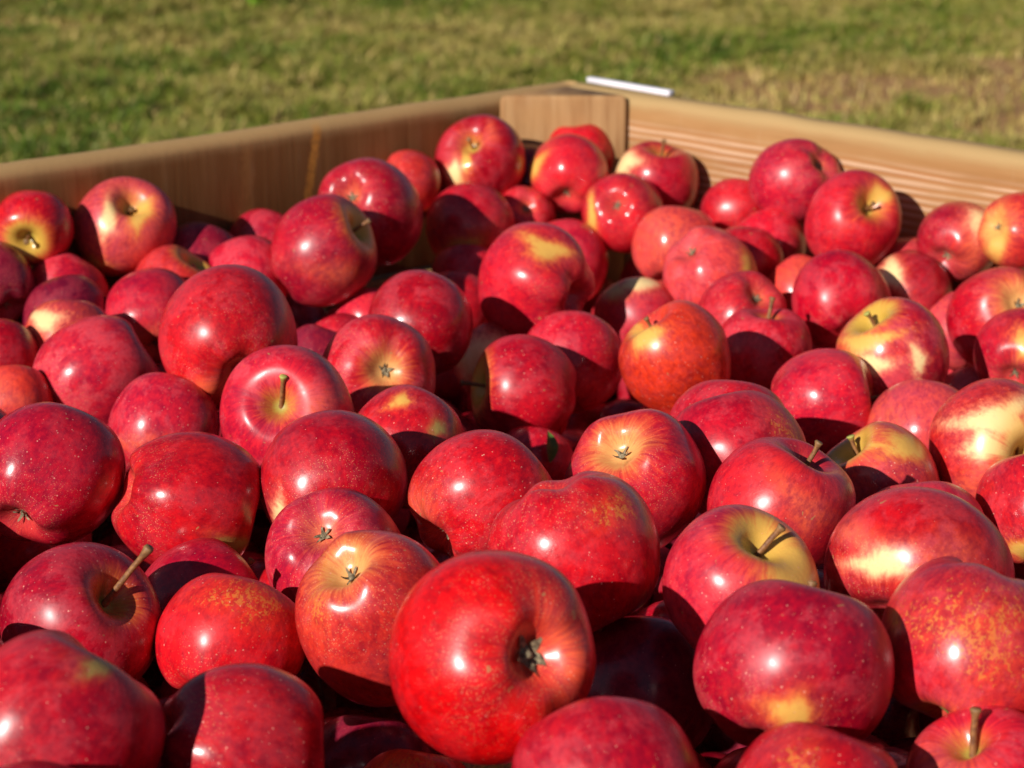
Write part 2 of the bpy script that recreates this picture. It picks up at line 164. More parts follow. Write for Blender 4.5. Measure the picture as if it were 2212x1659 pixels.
FILL = [
    (-0.4139, 1.3417, 0.6532, 0.0369, 0), (-0.4123, 1.2902, 0.6061, 0.0375, 0), (-0.484, 1.2755, 0.6179, 0.036, 0), (-0.4985, 1.2046, 0.6291, 0.035, 0),
    (-0.3654, 1.2426, 0.6059, 0.0337, 0), (-0.4314, 1.2239, 0.6039, 0.0359, 0), (-0.4499, 1.1602, 0.6296, 0.0351, 0), (-0.3866, 1.1821, 0.6265, 0.0336, 0),
    (-0.4024, 1.1119, 0.6372, 0.0374, 0), (-0.3277, 1.1207, 0.6391, 0.0342, 0), (-0.3567, 1.0574, 0.6451, 0.0359, 0), (-0.4233, 1.0454, 0.6378, 0.0365, 0),
    (-0.3104, 1.0093, 0.6505, 0.0353, 0), (-0.3721, 0.9894, 0.6679, 0.0361, 0), (-0.3921, 0.9171, 0.642, 0.0374, 0), (-0.3267, 0.9384, 0.6508, 0.0364, 0),
    (-0.3399, 0.874, 0.6483, 0.033, 0), (-0.2677, 0.892, 0.6135, 0.0333, 0), (-0.2958, 0.8221, 0.6484, 0.0373, 0), (-0.248, 0.7688, 0.6562, 0.0339, 0),
    (-0.3246, 0.749, 0.6684, 0.0338, 0), (0.4416, 1.3766, 0.6487, 0.0346, 0), (0.4176, 1.3079, 0.639, 0.0365, 0), (-0.2676, 0.7071, 0.6625, 0.0353, 0),
    (0.4859, 1.3177, 0.6283, 0.0343, 0), (0.4677, 1.2615, 0.6586, 0.0341, 0), (0.401, 1.2441, 0.6455, 0.0339, 0), (0.3727, 1.1794, 0.6411, 0.0354, 0),
    (-0.2385, 0.6523, 0.6828, 0.0341, 0), (-0.2349, 0.5879, 0.6635, 0.0353, 0), (0.4458, 1.1972, 0.6587, 0.034, 0), (0.4257, 1.1242, 0.6579, 0.0371, 0),
    (0.3616, 1.1113, 0.6377, 0.0341, 0), (0.3484, 1.0477, 0.6495, 0.0357, 0), (-0.0947, 0.6182, 0.6592, 0.0347, 0), (-0.1672, 0.6037, 0.6703, 0.034, 0),
    (-0.1858, 0.5309, 0.6644, 0.0357, 0), (0.4143, 1.0586, 0.6488, 0.0345, 0), (0.3914, 0.9943, 0.6535, 0.0373, 0), (0.3272, 0.9668, 0.6307, 0.0372, 0),
    (0.2956, 0.9114, 0.6592, 0.0372, 0), (-0.0537, 0.5652, 0.6682, 0.0363, 0), (-0.1219, 0.5546, 0.6706, 0.0371, 0), (-0.1367, 0.4812, 0.6661, 0.0357, 0),
    (0.365, 0.9227, 0.6636, 0.0338, 0), (0.3444, 0.8496, 0.644, 0.0339, 0), (0.2854, 0.8374, 0.6648, 0.0339, 0), (0.2587, 0.77, 0.657, 0.0332, 0),
    (0.0848, 0.6065, 0.6626, 0.0346, 0), (0.0201, 0.5917, 0.656, 0.0354, 0), (-0.0044, 0.5201, 0.6644, 0.035, 0), (-0.0718, 0.4937, 0.6457, 0.0335, 0),
    (0.3226, 0.7861, 0.6369, 0.0367, 0), (0.3166, 0.7225, 0.6646, 0.0374, 0), (0.2495, 0.7062, 0.6671, 0.0362, 0), (0.2207, 0.636, 0.6585, 0.0331, 0),
    (0.1606, 0.617, 0.6468, 0.035, 0), (0.1314, 0.5525, 0.6525, 0.0359, 0), (0.0568, 0.5378, 0.6544, 0.0337, 0), (0.288, 0.65, 0.6623, 0.0365, 0),
    (0.2056, 0.5705, 0.662, 0.0347, 0), (0.1752, 0.5023, 0.6545, 0.0352, 0), (0.1132, 0.4851, 0.6684, 0.0337, 0), (0.0752, 1.7372, 0.5593, 0.0351, 1),
    (0.003, 1.7427, 0.615, 0.0338, 1), (-0.0189, 1.6691, 0.5976, 0.0361, 1), (-0.0877, 1.6535, 0.5811, 0.035, 1), (-0.1011, 1.5869, 0.5742, 0.0369, 1),
    (-0.1693, 1.5808, 0.529, 0.0337, 1), (-0.1984, 1.5112, 0.5888, 0.0361, 1), (-0.2577, 1.4894, 0.6042, 0.0331, 1), (-0.2753, 1.4153, 0.5983, 0.034, 1),
    (-0.349, 1.3966, 0.6082, 0.0336, 1), (-0.3674, 1.341, 0.5823, 0.0337, 1), (-0.436, 1.3215, 0.549, 0.0362, 1), (0.1292, 1.7089, 0.5927, 0.0336, 1),
    (0.0451, 1.6805, 0.5934, 0.0332, 1), (0.0336, 1.6176, 0.5717, 0.0358, 1), (-0.0365, 1.6038, 0.5708, 0.0342, 1), (-0.0782, 1.4921, 0.5192, 0.0334, 1),
    (-0.1228, 1.522, 0.595, 0.0357, 1), (-0.1359, 1.4535, 0.5787, 0.0358, 1), (-0.2085, 1.4372, 0.5904, 0.035, 1), (-0.2285, 1.3697, 0.5809, 0.0334, 1),
    (-0.2952, 1.352, 0.5821, 0.0353, 1), (-0.3145, 1.2835, 0.5722, 0.0332, 1), (-0.4212, 1.2421, 0.4935, 0.0348, 1), (-0.4092, 1.2044, 0.545, 0.0342, 1),
    (0.1707, 1.6575, 0.6036, 0.0332, 1), (0.0993, 1.6302, 0.5772, 0.0348, 1), (0.0802, 1.5701, 0.4753, 0.035, 1), (0.0063, 1.5621, 0.5487, 0.0335, 1),
    (-0.0102, 1.4986, 0.5466, 0.0332, 1), (-0.0681, 1.4636, 0.5302, 0.0371, 1), (-0.0953, 1.4022, 0.571, 0.0344, 1), (-0.1568, 1.3844, 0.5772, 0.0338, 1),
    (-0.1801, 1.3186, 0.5729, 0.0354, 1), (-0.2463, 1.3058, 0.5792, 0.0362, 1), (-0.2604, 1.2523, 0.5026, 0.0348, 1), (-0.3267, 1.2202, 0.4868, 0.0354, 1),
    (-0.3623, 1.156, 0.5667, 0.0355, 1), (0.2178, 1.6066, 0.6035, 0.0337, 1), (0.1556, 1.5932, 0.5859, 0.0366, 1), (0.1287, 1.5234, 0.5682, 0.0367, 1),
    (0.051, 1.5163, 0.4881, 0.0346, 1), (0.0421, 1.4322, 0.5136, 0.0375, 1), (-0.0259, 1.4139, 0.5355, 0.0351, 1), (-0.0447, 1.3526, 0.5541, 0.0354, 1),
    (-0.11, 1.3382, 0.5687, 0.0355, 1), (-0.1304, 1.2698, 0.5795, 0.0334, 1), (-0.2044, 1.2556, 0.5796, 0.0333, 1), (-0.2225, 1.1822, 0.5493, 0.0369, 1),
    (-0.2946, 1.1612, 0.5194, 0.0365, 1), (-0.3124, 1.0977, 0.537, 0.0335, 1), (0.2657, 1.5554, 0.6028, 0.0361, 1), (0.1986, 1.542, 0.588, 0.0342, 1),
    (0.1751, 1.4663, 0.5744, 0.0335, 1), (0.1285, 1.423, 0.5473, 0.0372, 1), (0.0887, 1.3772, 0.5407, 0.0345, 1), (0.0242, 1.3693, 0.5357, 0.0336, 1),
    (0.0061, 1.2979, 0.5627, 0.0369, 1), (-0.0609, 1.2835, 0.5853, 0.033, 1), (-0.0832, 1.2136, 0.5892, 0.033, 1), (-0.1535, 1.207, 0.6082, 0.0351, 1),
    (-0.1704, 1.1337, 0.5353, 0.0354, 1), (-0.2377, 1.1156, 0.5449, 0.0352, 1), (-0.2566, 1.0528, 0.5651, 0.0348, 1), (-0.3304, 1.0254, 0.5898, 0.0348, 1),
    (0.3089, 1.5043, 0.5911, 0.0361, 1), (0.246, 1.4863, 0.5907, 0.0336, 1), (0.2328, 1.422, 0.5839, 0.0367, 1), (0.1756, 1.3901, 0.5801, 0.0331, 1),
    (0.1443, 1.3357, 0.5739, 0.0332, 1), (0.071, 1.3163, 0.56, 0.0331, 1), (0.0571, 1.2526, 0.5636, 0.0357, 1), (-0.0258, 1.228, 0.5532, 0.0356, 1),
    (-0.0376, 1.1674, 0.544, 0.0361, 1), (-0.1, 1.1511, 0.5959, 0.0346, 1), (-0.1187, 1.0775, 0.5638, 0.0342, 1), (-0.1912, 1.066, 0.5767, 0.033, 1),
    (-0.2101, 1.0001, 0.4977, 0.0353, 1), (-0.2738, 0.9858, 0.5716, 0.0341, 1), (-0.3018, 0.9179, 0.5816, 0.0347, 1), (0.3687, 1.4547, 0.5878, 0.0368, 1),
    (0.2954, 1.441, 0.5857, 0.033, 1), (0.279, 1.3671, 0.5724, 0.0362, 1), (0.218, 1.3444, 0.5782, 0.0333, 1), (0.1897, 1.2823, 0.5785, 0.0343, 1),
    (0.1217, 1.2698, 0.5771, 0.0368, 1), (0.1012, 1.202, 0.5741, 0.0365, 1), (0.0295, 1.1895, 0.5543, 0.0335, 1), (0.0151, 1.1172, 0.58, 0.0363, 1),
    (-0.0557, 1.0927, 0.5588, 0.0331, 1), (-0.0724, 1.0318, 0.5824, 0.0353, 1), (-0.1423, 1.0183, 0.5096, 0.0339, 1), (-0.1568, 0.9589, 0.5374, 0.0346, 1),
    (-0.2266, 0.9326, 0.5881, 0.0336, 1), (-0.253, 0.8666, 0.5789, 0.034, 1), (0.4168, 1.4027, 0.593, 0.0359, 1), (0.3461, 1.3975, 0.559, 0.0355, 1),
    (0.3112, 1.3132, 0.5539, 0.0334, 1), (0.258, 1.2952, 0.5841, 0.0345, 1), (0.236, 1.2334, 0.5806, 0.0354, 1), (0.1711, 1.2165, 0.5776, 0.036, 1),
    (0.1457, 1.1498, 0.5824, 0.037, 1), (0.0793, 1.1297, 0.5464, 0.0334, 1), (0.063, 1.0673, 0.5647, 0.0333, 1), (-0.0057, 1.0553, 0.5864, 0.0335, 1),
    (-0.0256, 0.9861, 0.599, 0.0345, 1), (-0.0921, 0.9676, 0.5038, 0.0365, 1), (-0.139, 0.8995, 0.5506, 0.0356, 1), (-0.1891, 0.8777, 0.5542, 0.0361, 1),
    (-0.2046, 0.8122, 0.5784, 0.0361, 1), (-0.2684, 0.7926, 0.5837, 0.0351, 1), (0.3932, 1.3352, 0.5663, 0.0339, 1), (0.372, 1.2701, 0.5761, 0.0337, 1),
    (0.3077, 1.2525, 0.5785, 0.0354, 1), (0.2862, 1.189, 0.5657, 0.0369, 1), (0.2143, 1.1637, 0.57, 0.0367, 1), (0.1959, 1.0968, 0.5771, 0.0365, 1),
    (0.1301, 1.0847, 0.5893, 0.0345, 1), (0.1106, 1.0122, 0.5805, 0.0355, 1), (0.0408, 1.0026, 0.595, 0.0371, 1), (0.0279, 0.9331, 0.5777, 0.0354, 1),
    (-0.0299, 0.9444, 0.5031, 0.0332, 1), (-0.0804, 0.8264, 0.5356, 0.0373, 1), (-0.139, 0.8306, 0.5698, 0.035, 1), (-0.1612, 0.7605, 0.5866, 0.0362, 1),
    (-0.2248, 0.7461, 0.5937, 0.0335, 1), (-0.2471, 0.685, 0.5985, 0.0352, 1), (0.3545, 1.2005, 0.5707, 0.0369, 1), (0.3372, 1.1323, 0.5774, 0.0345, 1),
    (0.2706, 1.1215, 0.5803, 0.0374, 1), (0.2424, 1.0505, 0.5807, 0.0335, 1), (0.1762, 1.0332, 0.5811, 0.0345, 1), (0.1606, 0.961, 0.5909, 0.0373, 1),
    (0.0908, 0.9428, 0.5854, 0.0354, 1), (0.0736, 0.8812, 0.5347, 0.034, 1), (0.0148, 0.8376, 0.5453, 0.0365, 1), (-0.0171, 0.785, 0.5265, 0.0368, 1),
    (-0.0972, 0.7684, 0.5675, 0.0354, 1), (-0.1103, 0.7077, 0.5913, 0.0354, 1), (-0.1746, 0.6971, 0.6093, 0.0349, 1), (0.305, 1.0629, 0.585, 0.0345, 1),
    (0.2986, 0.9974, 0.5758, 0.0344, 1), (0.2275, 0.9802, 0.4854, 0.0349, 1), (0.212, 0.9125, 0.513, 0.0339, 1), (0.1345, 0.8944, 0.5974, 0.0334, 1),
    (0.1257, 0.8303, 0.559, 0.0362, 1), (0.0494, 0.7858, 0.5782, 0.0334, 1), (0.0234, 0.7297, 0.6024, 0.0373, 1), (-0.0448, 0.7314, 0.5963, 0.0355, 1),
    (-0.0584, 0.6592, 0.5964, 0.0366, 1), (-0.1225, 0.645, 0.6014, 0.0334, 1), (0.2729, 0.9324, 0.5787, 0.0346, 1), (0.2533, 0.8627, 0.5978, 0.0361, 1),
    (0.1902, 0.847, 0.5502, 0.0342, 1), (0.1685, 0.7761, 0.5823, 0.0355, 1), (0.1018, 0.764, 0.5759, 0.0368, 1), (0.082, 0.6925, 0.6029, 0.0366, 1),
    (0.009, 0.6628, 0.6035, 0.0355, 1), (0.2321, 0.7948, 0.6041, 0.0351, 1), (0.2159, 0.7305, 0.6005, 0.0341, 1), (0.1486, 0.7113, 0.5968, 0.0369, 1),
    (0.1291, 0.6475, 0.5877, 0.0346, 1), (0.1974, 0.6613, 0.5893, 0.0365, 1), (-0.316, 1.3853, 0.5297, 0.0333, 2), (0.0713, 1.6675, 0.5352, 0.0345, 2),
    (-0.1823, 1.4079, 0.5203, 0.037, 2), (-0.2699, 1.3237, 0.4812, 0.0369, 2), (0.1267, 1.6081, 0.5248, 0.0353, 2), (0.0606, 1.5987, 0.4878, 0.037, 2),
    (-0.1433, 1.3505, 0.5052, 0.0343, 2), (-0.2063, 1.3451, 0.4587, 0.0345, 2), (-0.2154, 1.2819, 0.4983, 0.0368, 2), (-0.0604, 1.3737, 0.5179, 0.0344, 2),
    (-0.0912, 1.3023, 0.4941, 0.0335, 2), (-0.1531, 1.289, 0.4843, 0.0339, 2), (-0.1741, 1.2251, 0.4968, 0.0343, 2), (-0.2422, 1.2076, 0.4969, 0.0331, 2),
    (-0.2162, 1.0946, 0.4604, 0.0367, 2), (-0.1461, 1.1071, 0.5387, 0.036, 2), (-0.1719, 1.0413, 0.5072, 0.0367, 2), (-0.2365, 1.0194, 0.5121, 0.0351, 2),
    (-0.0985, 1.0589, 0.4618, 0.0362, 2), (-0.1813, 0.9734, 0.5143, 0.0351, 2), (-0.0527, 1.0091, 0.48, 0.036, 2), (0.0705, 0.9741, 0.5416, 0.0346, 2),
    (0.2236, 1.0723, 0.4889, 0.0362, 2), (0.2056, 1.0074, 0.4733, 0.0334, 2), (0.116, 0.9273, 0.5008, 0.0343, 2), (0.2688, 1.0226, 0.5166, 0.0354, 2),
    (0.169, 0.8737, 0.5434, 0.0345, 2), (0.07, 1.7585, 0.4763, 0.0368, 3), (-0.2869, 1.4204, 0.4517, 0.0367, 3), (0.1244, 1.7029, 0.4776, 0.034, 3),
    (0.0563, 1.6896, 0.4732, 0.0372, 3), (-0.2075, 1.4365, 0.4426, 0.0332, 3), (-0.2931, 1.3542, 0.4578, 0.0351, 3), (-0.2523, 1.3019, 0.4431, 0.037, 3),
    (-0.2678, 1.231, 0.4197, 0.0355, 3), (-0.2139, 1.1771, 0.4384, 0.0332, 3), (-0.1505, 1.1998, 0.4422, 0.0344, 3), (-0.1683, 1.1338, 0.4766, 0.0362, 3),
    (-0.2336, 1.1117, 0.4561, 0.0352, 3), (-0.0365, 1.1653, 0.448, 0.0373, 3), (-0.1258, 1.0815, 0.4525, 0.0355, 3), (-0.0587, 1.1031, 0.4425, 0.0335, 3),
    (0.1503, 1.1512, 0.4466, 0.0371, 3), (0.1245, 1.0867, 0.4201, 0.0343, 3), (0.1118, 1.0156, 0.4521, 0.0361, 3), (0.2472, 1.0454, 0.4558, 0.0332, 3),
    (-0.0965, 1.3007, 0.384, 0.034, 2), (-0.0579, 1.5292, 0.564, 0.034, 2), (-0.2869, 1.1026, 0.588, 0.034, 2),
]
LEAF = (0.0244, 1.196, 0.6082)

STREAK_X = 0.279
STREAK_X2 = 0.218
# ------------------------------------------------------------------ helpers
SKETCH_R = np.array([1.0, 0.0, 0.0])
SKETCH_U = np.array([0.0, math.sin(PITCH), math.cos(PITCH)])
SKETCH_F = np.array([0.0, math.cos(PITCH), -math.sin(PITCH)])
rng = np.random.default_rng(11)


def new_mesh(name, verts, faces, mat, smooth=True):
    me = bpy.data.meshes.new(name)
    me.from_pydata([tuple(v) for v in verts], [], faces)
    me.materials.append(mat)
    if smooth:
        me.polygons.foreach_set("use_smooth", [True]*len(me.polygons))
    me.update()
    return me


def link(name, me, parent=None, loc=(0, 0, 0), rot=None):
    o = bpy.data.objects.new(name, me)
    col.objects.link(o)
    o.location = loc
    if rot is not None:
        o.rotation_euler = rot
    o.parent = parent
    return o


def tag(o, label=None, cat=None, group=None, kind=None):
    if label: o["label"] = label
    if cat: o["category"] = cat
    if group: o["group"] = group
    if kind: o["kind"] = kind
    return o


def attr(me, name, arr):
    at = me.attributes.new(name, 'FLOAT_COLOR', 'POINT')
    at.data.foreach_set("color", np.ascontiguousarray(arr, dtype=np.float32).ravel())


class NT:
    """tiny node-graph helper"""
    def __init__(self, name):
        self.m = bpy.data.materials.new(name)
        self.m.use_nodes = True
        self.t = self.m.node_tree
        self.b = self.t.nodes["Principled BSDF"]

    def n(self, typ, **kw):
        nd = self.t.nodes.new(typ)
        for k, v in kw.items():
            setattr(nd, k, v)
        return nd

    def l(self, a, b):
        self.t.links.new(a, b)

    def inp(self, sock, v):
        if isinstance(v, bpy.types.NodeSocket): self.l(v, sock)
        elif v is not None: sock.default_value = v

    def math(self, op, a, b=None, c=None, clamp=False):
        nd = self.n("ShaderNodeMath", operation=op); nd.use_clamp = clamp
        self.inp(nd.inputs[0], a); self.inp(nd.inputs[1], b); self.inp(nd.inputs[2], c)
        return nd.outputs[0]

    def vmath(self, op, a, b=None):
        nd = self.n("ShaderNodeVectorMath", operation=op)
        self.inp(nd.inputs[0], a); self.inp(nd.inputs[1], b)
        return nd.outputs["Value"] if op in ('LENGTH', 'DOT_PRODUCT', 'DISTANCE') else nd.outputs[0]

    def noise(self, vec, scale, detail=3.0, rough=0.55, dist=0.0):
        nd = self.n("ShaderNodeTexNoise")
        self.inp(nd.inputs["Vector"], vec)
        nd.inputs["Scale"].default_value = scale
        nd.inputs["Detail"].default_value = detail
        nd.inputs["Roughness"].default_value = rough
        nd.inputs["Distortion"].default_value = dist
        return nd.outputs["Fac"]

    def ss(self, v, lo, hi, a=0.0, b=1.0):
        nd = self.n("ShaderNodeMapRange", interpolation_type='SMOOTHSTEP')
        self.inp(nd.inputs[0], v); self.inp(nd.inputs[1], lo); self.inp(nd.inputs[2], hi)
        nd.inputs[3].default_value = a; nd.inputs[4].default_value = b
        return nd.outputs[0]

    def mix(self, f, a, b, mode='MIX'):
        nd = self.n("ShaderNodeMix", data_type='RGBA', blend_type=mode)
        self.inp(nd.inputs[0], f); self.inp(nd.inputs[6], a); self.inp(nd.inputs[7], b)
        return nd.outputs[2]

    def at(self, name):
        return self.n("ShaderNodeAttribute", attribute_name=name)

    def bump(self, h, strength, dist):
        nd = self.n("ShaderNodeBump")
        nd.inputs["Strength"].default_value = strength
        nd.inputs["Distance"].default_value = dist
        self.l(h, nd.inputs["Height"])
        self.l(nd.outputs[0], self.b.inputs["Normal"])


# ------------------------------------------------------------------ materials
def skin_material():
    g = NT("apple_skin")
    tc = g.n("ShaderNodeTexCoord").outputs["Object"]
    A, B, Cc = g.at("base"), g.at("alt"), g.at("par")
    par = g.n("ShaderNodeSeparateColor"); g.l(Cc.outputs["Color"], par.inputs[0])
    bloom, dots, gloss, seed = par.outputs[0], par.outputs[1], par.outputs[2], Cc.outputs["Alpha"]
    off = g.n("ShaderNodeCombineXYZ"); g.l(seed, off.inputs[0]); g.l(seed, off.inputs[1])
    p = g.vmath('ADD', tc, off.outputs[0])
    # meridian coordinates: streaks that run from stem to calyx
    sx = g.n("ShaderNodeSeparateXYZ"); g.l(tc, sx.inputs[0])
    rho = g.math('MAXIMUM', g.math('SQRT', g.math('ADD', g.math('MULTIPLY', sx.outputs[0], sx.outputs[0]), g.math('MULTIPLY', sx.outputs[1], sx.outputs[1]))), 0.0004)
    mer = g.n("ShaderNodeCombineXYZ")
    g.l(g.math('DIVIDE', sx.outputs[0], rho), mer.inputs[0])
    g.l(g.math('DIVIDE', sx.outputs[1], rho), mer.inputs[1])
    g.l(g.math('MULTIPLY_ADD', sx.outputs[2], 22.0, seed), mer.inputs[2])
    st_f = g.noise(mer.outputs[0], 11.0, 5.0, 0.65)
    st_c = g.noise(mer.outputs[0], 2.6, 3.0, 0.55)
    mot = g.noise(p, 110.0, 6.0, 0.68, 0.5)
    big = g.noise(p, 26.0, 2.0, 0.5, 0.3)
    fine = g.noise(p, 420.0, 3.0, 0.7)
    base = A.outputs["Color"]
    # darker, bluer red in the streaks, brighter between them
    dark = g.mix(1.0, base, (0.55, 0.35, 0.80, 1), 'MULTIPLY')
    brt = g.mix(1.0, base, (1.28, 1.3, 0.92, 1), 'MULTIPLY')
    k = g.math('ADD', g.math('MULTIPLY', st_f, 0.52), g.math('ADD', g.math('MULTIPLY', big, 0.30), g.math('MULTIPLY', mot, 0.18)))
    c = g.mix(g.ss(k, 0.34, 0.66), dark, brt)
    st_n = g.noise(mer.outputs[0], 24.0, 4.0, 0.7)
    c = g.mix(g.math('MULTIPLY', g.ss(st_n, 0.55, 0.72), 0.45), c, g.mix(1.0, base, (0.50, 0.4, 0.6, 1), 'MULTIPLY'))
    # waxy bloom in blotches with ragged edges that stop at rubbed, clean areas
    rag = g.noise(p, 48.0, 8.0, 0.72, 0.35)
    bmask = g.ss(g.math('ADD', g.math('MULTIPLY', rag, 0.8), g.math('MULTIPLY', st_c, 0.2)), 0.455, 0.56)
    bmask = g.math('MULTIPLY', bmask, g.ss(fine, 0.3, 0.62, 0.55, 1.0))
    bl = g.math('MULTIPLY', bloom, bmask)
    c = g.mix(g.math('MULTIPLY', bl, 0.42), c, (0.76, 0.09, 0.12, 1))
    # ground colour (yellow / cream / olive) breaking through the red
    ym = g.math('ADD', A.outputs["Alpha"], g.math('MULTIPLY', g.math('SUBTRACT', st_f, 0.5), 0.75))
    ym = g.math('ADD', ym, g.math('MULTIPLY', g.math('SUBTRACT', mot, 0.5), 0.35))
    orange = g.mix(1.0, B.outputs["Color"], (0.98, 0.42, 0.50, 1), 'MULTIPLY')
    c = g.mix(g.ss(ym, 0.10, 0.62, 0.0, 0.75), c, orange)
    ymask = g.ss(ym, 0.38, 0.92)
    c = g.mix(ymask, c, B.outputs["Color"])
    # russet netting
    net = g.math('ADD', g.math('MULTIPLY', g.noise(p, 380.0, 4.0, 0.7, 1.2), 0.65), g.math('MULTIPLY', g.noise(mer.outputs[0], 16.0, 3.0, 0.7, 0.6), 0.35))
    thr = g.math('SUBTRACT', 0.67, g.math('MULTIPLY', B.outputs["Alpha"], 0.19))
    rus = g.math('MULTIPLY', g.ss(g.math('SUBTRACT', net, thr), 0.0, 0.05), g.ss(B.outputs["Alpha"], 0.02, 0.3))
    c = g.mix(g.math('MULTIPLY', rus, 0.6), c, (0.66, 0.22, 0.035, 1))
    # lenticels
    vo = g.n("ShaderNodeTexVoronoi", feature='F1'); g.l(p, vo.inputs["Vector"]); vo.inputs["Scale"].default_value = 470.0
    vsz = g.n("ShaderNodeSeparateColor"); g.l(vo.outputs["Color"], vsz.inputs[0])
    rad = g.math('MULTIPLY', g.ss(g.math('POWER', vsz.outputs[0], 2.5), 0.0, 1.0, 0.10, 0.27), dots)
    dot = g.math('SUBTRACT', 1.0, g.ss(g.math('DIVIDE', vo.outputs["Distance"], g.math('MAXIMUM', rad, 0.001)), 0.45, 1.15))
    dot = g.math('MULTIPLY', dot, g.ss(vsz.outputs[1], 0.1, 0.9, 0.15, 0.8))
    c = g.mix(dot, c, (0.88, 0.40, 0.30, 1))
    v2 = g.n("ShaderNodeTexVoronoi", feature='F1'); g.l(p, v2.inputs["Vector"]); v2.inputs["Scale"].default_value = 900.0
    d2 = g.math('MULTIPLY', g.ss(v2.outputs["Distance"], 0.14, 0.26, 1.0, 0.0), g.ss(sx.outputs[2], -0.004, -0.024))
    d2 = g.math('MULTIPLY', d2, g.ss(rag, 0.40, 0.6, 0.1, 0.7))
    c = g.mix(d2, c, (0.82, 0.36, 0.16, 1))
    # sparse scuffs and corky marks
    sc = g.ss(g.noise(p, 190.0, 2.0, 0.5, 0.4), 0.735, 0.76)
    c = g.mix(g.math('MULTIPLY', sc, 0.7), c, (0.42, 0.22, 0.09, 1))
    g.l(c, g.b.inputs["Base Color"])
    r = g.math('MULTIPLY_ADD', gloss, -0.12, 0.40)
    r = g.math('ADD', r, g.math('MULTIPLY', bl, 0.20))
    r = g.math('ADD', r, g.math('MULTIPLY', rus, 0.2))
    g.l(r, g.b.inputs["Roughness"])
    g.b.inputs["IOR"].default_value = 1.42
    g.b.inputs["Coat Weight"].default_value = 0.55
    g.l(g.math('SUBTRACT', g.math('MULTIPLY_ADD', bl, 0.14, 0.30), g.math('MULTIPLY', gloss, 0.17)), g.b.inputs["Coat Roughness"])
    g.b.inputs["Specular IOR Level"].default_value = 0.22
    h = g.math('ADD', g.math('MULTIPLY', fine, 0.9), g.math('ADD', g.math('MULTIPLY', dot, 0.25), g.math('MULTIPLY', g.noise(p, 110.0, 3.0, 0.5), 1.2)))
    g.bump(h, 0.35, 0.0005)
    return g.m


def simple_material(name, c1, c2, scale, rough=0.6, detail=4.0, bumpd=0.0004, stretch=(1, 1, 1), vcol=None):
    g = NT(name)
    tc = g.n("ShaderNodeTexCoord").outputs["Object"]
    mp = g.n("ShaderNodeMapping"); g.l(tc, mp.inputs[0]); mp.inputs["Scale"].default_value = stretch
    nz = g.noise(mp.outputs[0], scale, detail)
    c = g.mix(g.ss(nz, 0.3, 0.7), c1, c2)
    if vcol:
        c = g.mix(g.at(vcol).outputs["Alpha"], c, g.at(vcol).outputs["Color"])
    g.l(c, g.b.inputs["Base Color"])
    g.b.inputs["Roughness"].default_value = rough
    g.bump(nz, 0.6, bumpd)
    return g.m


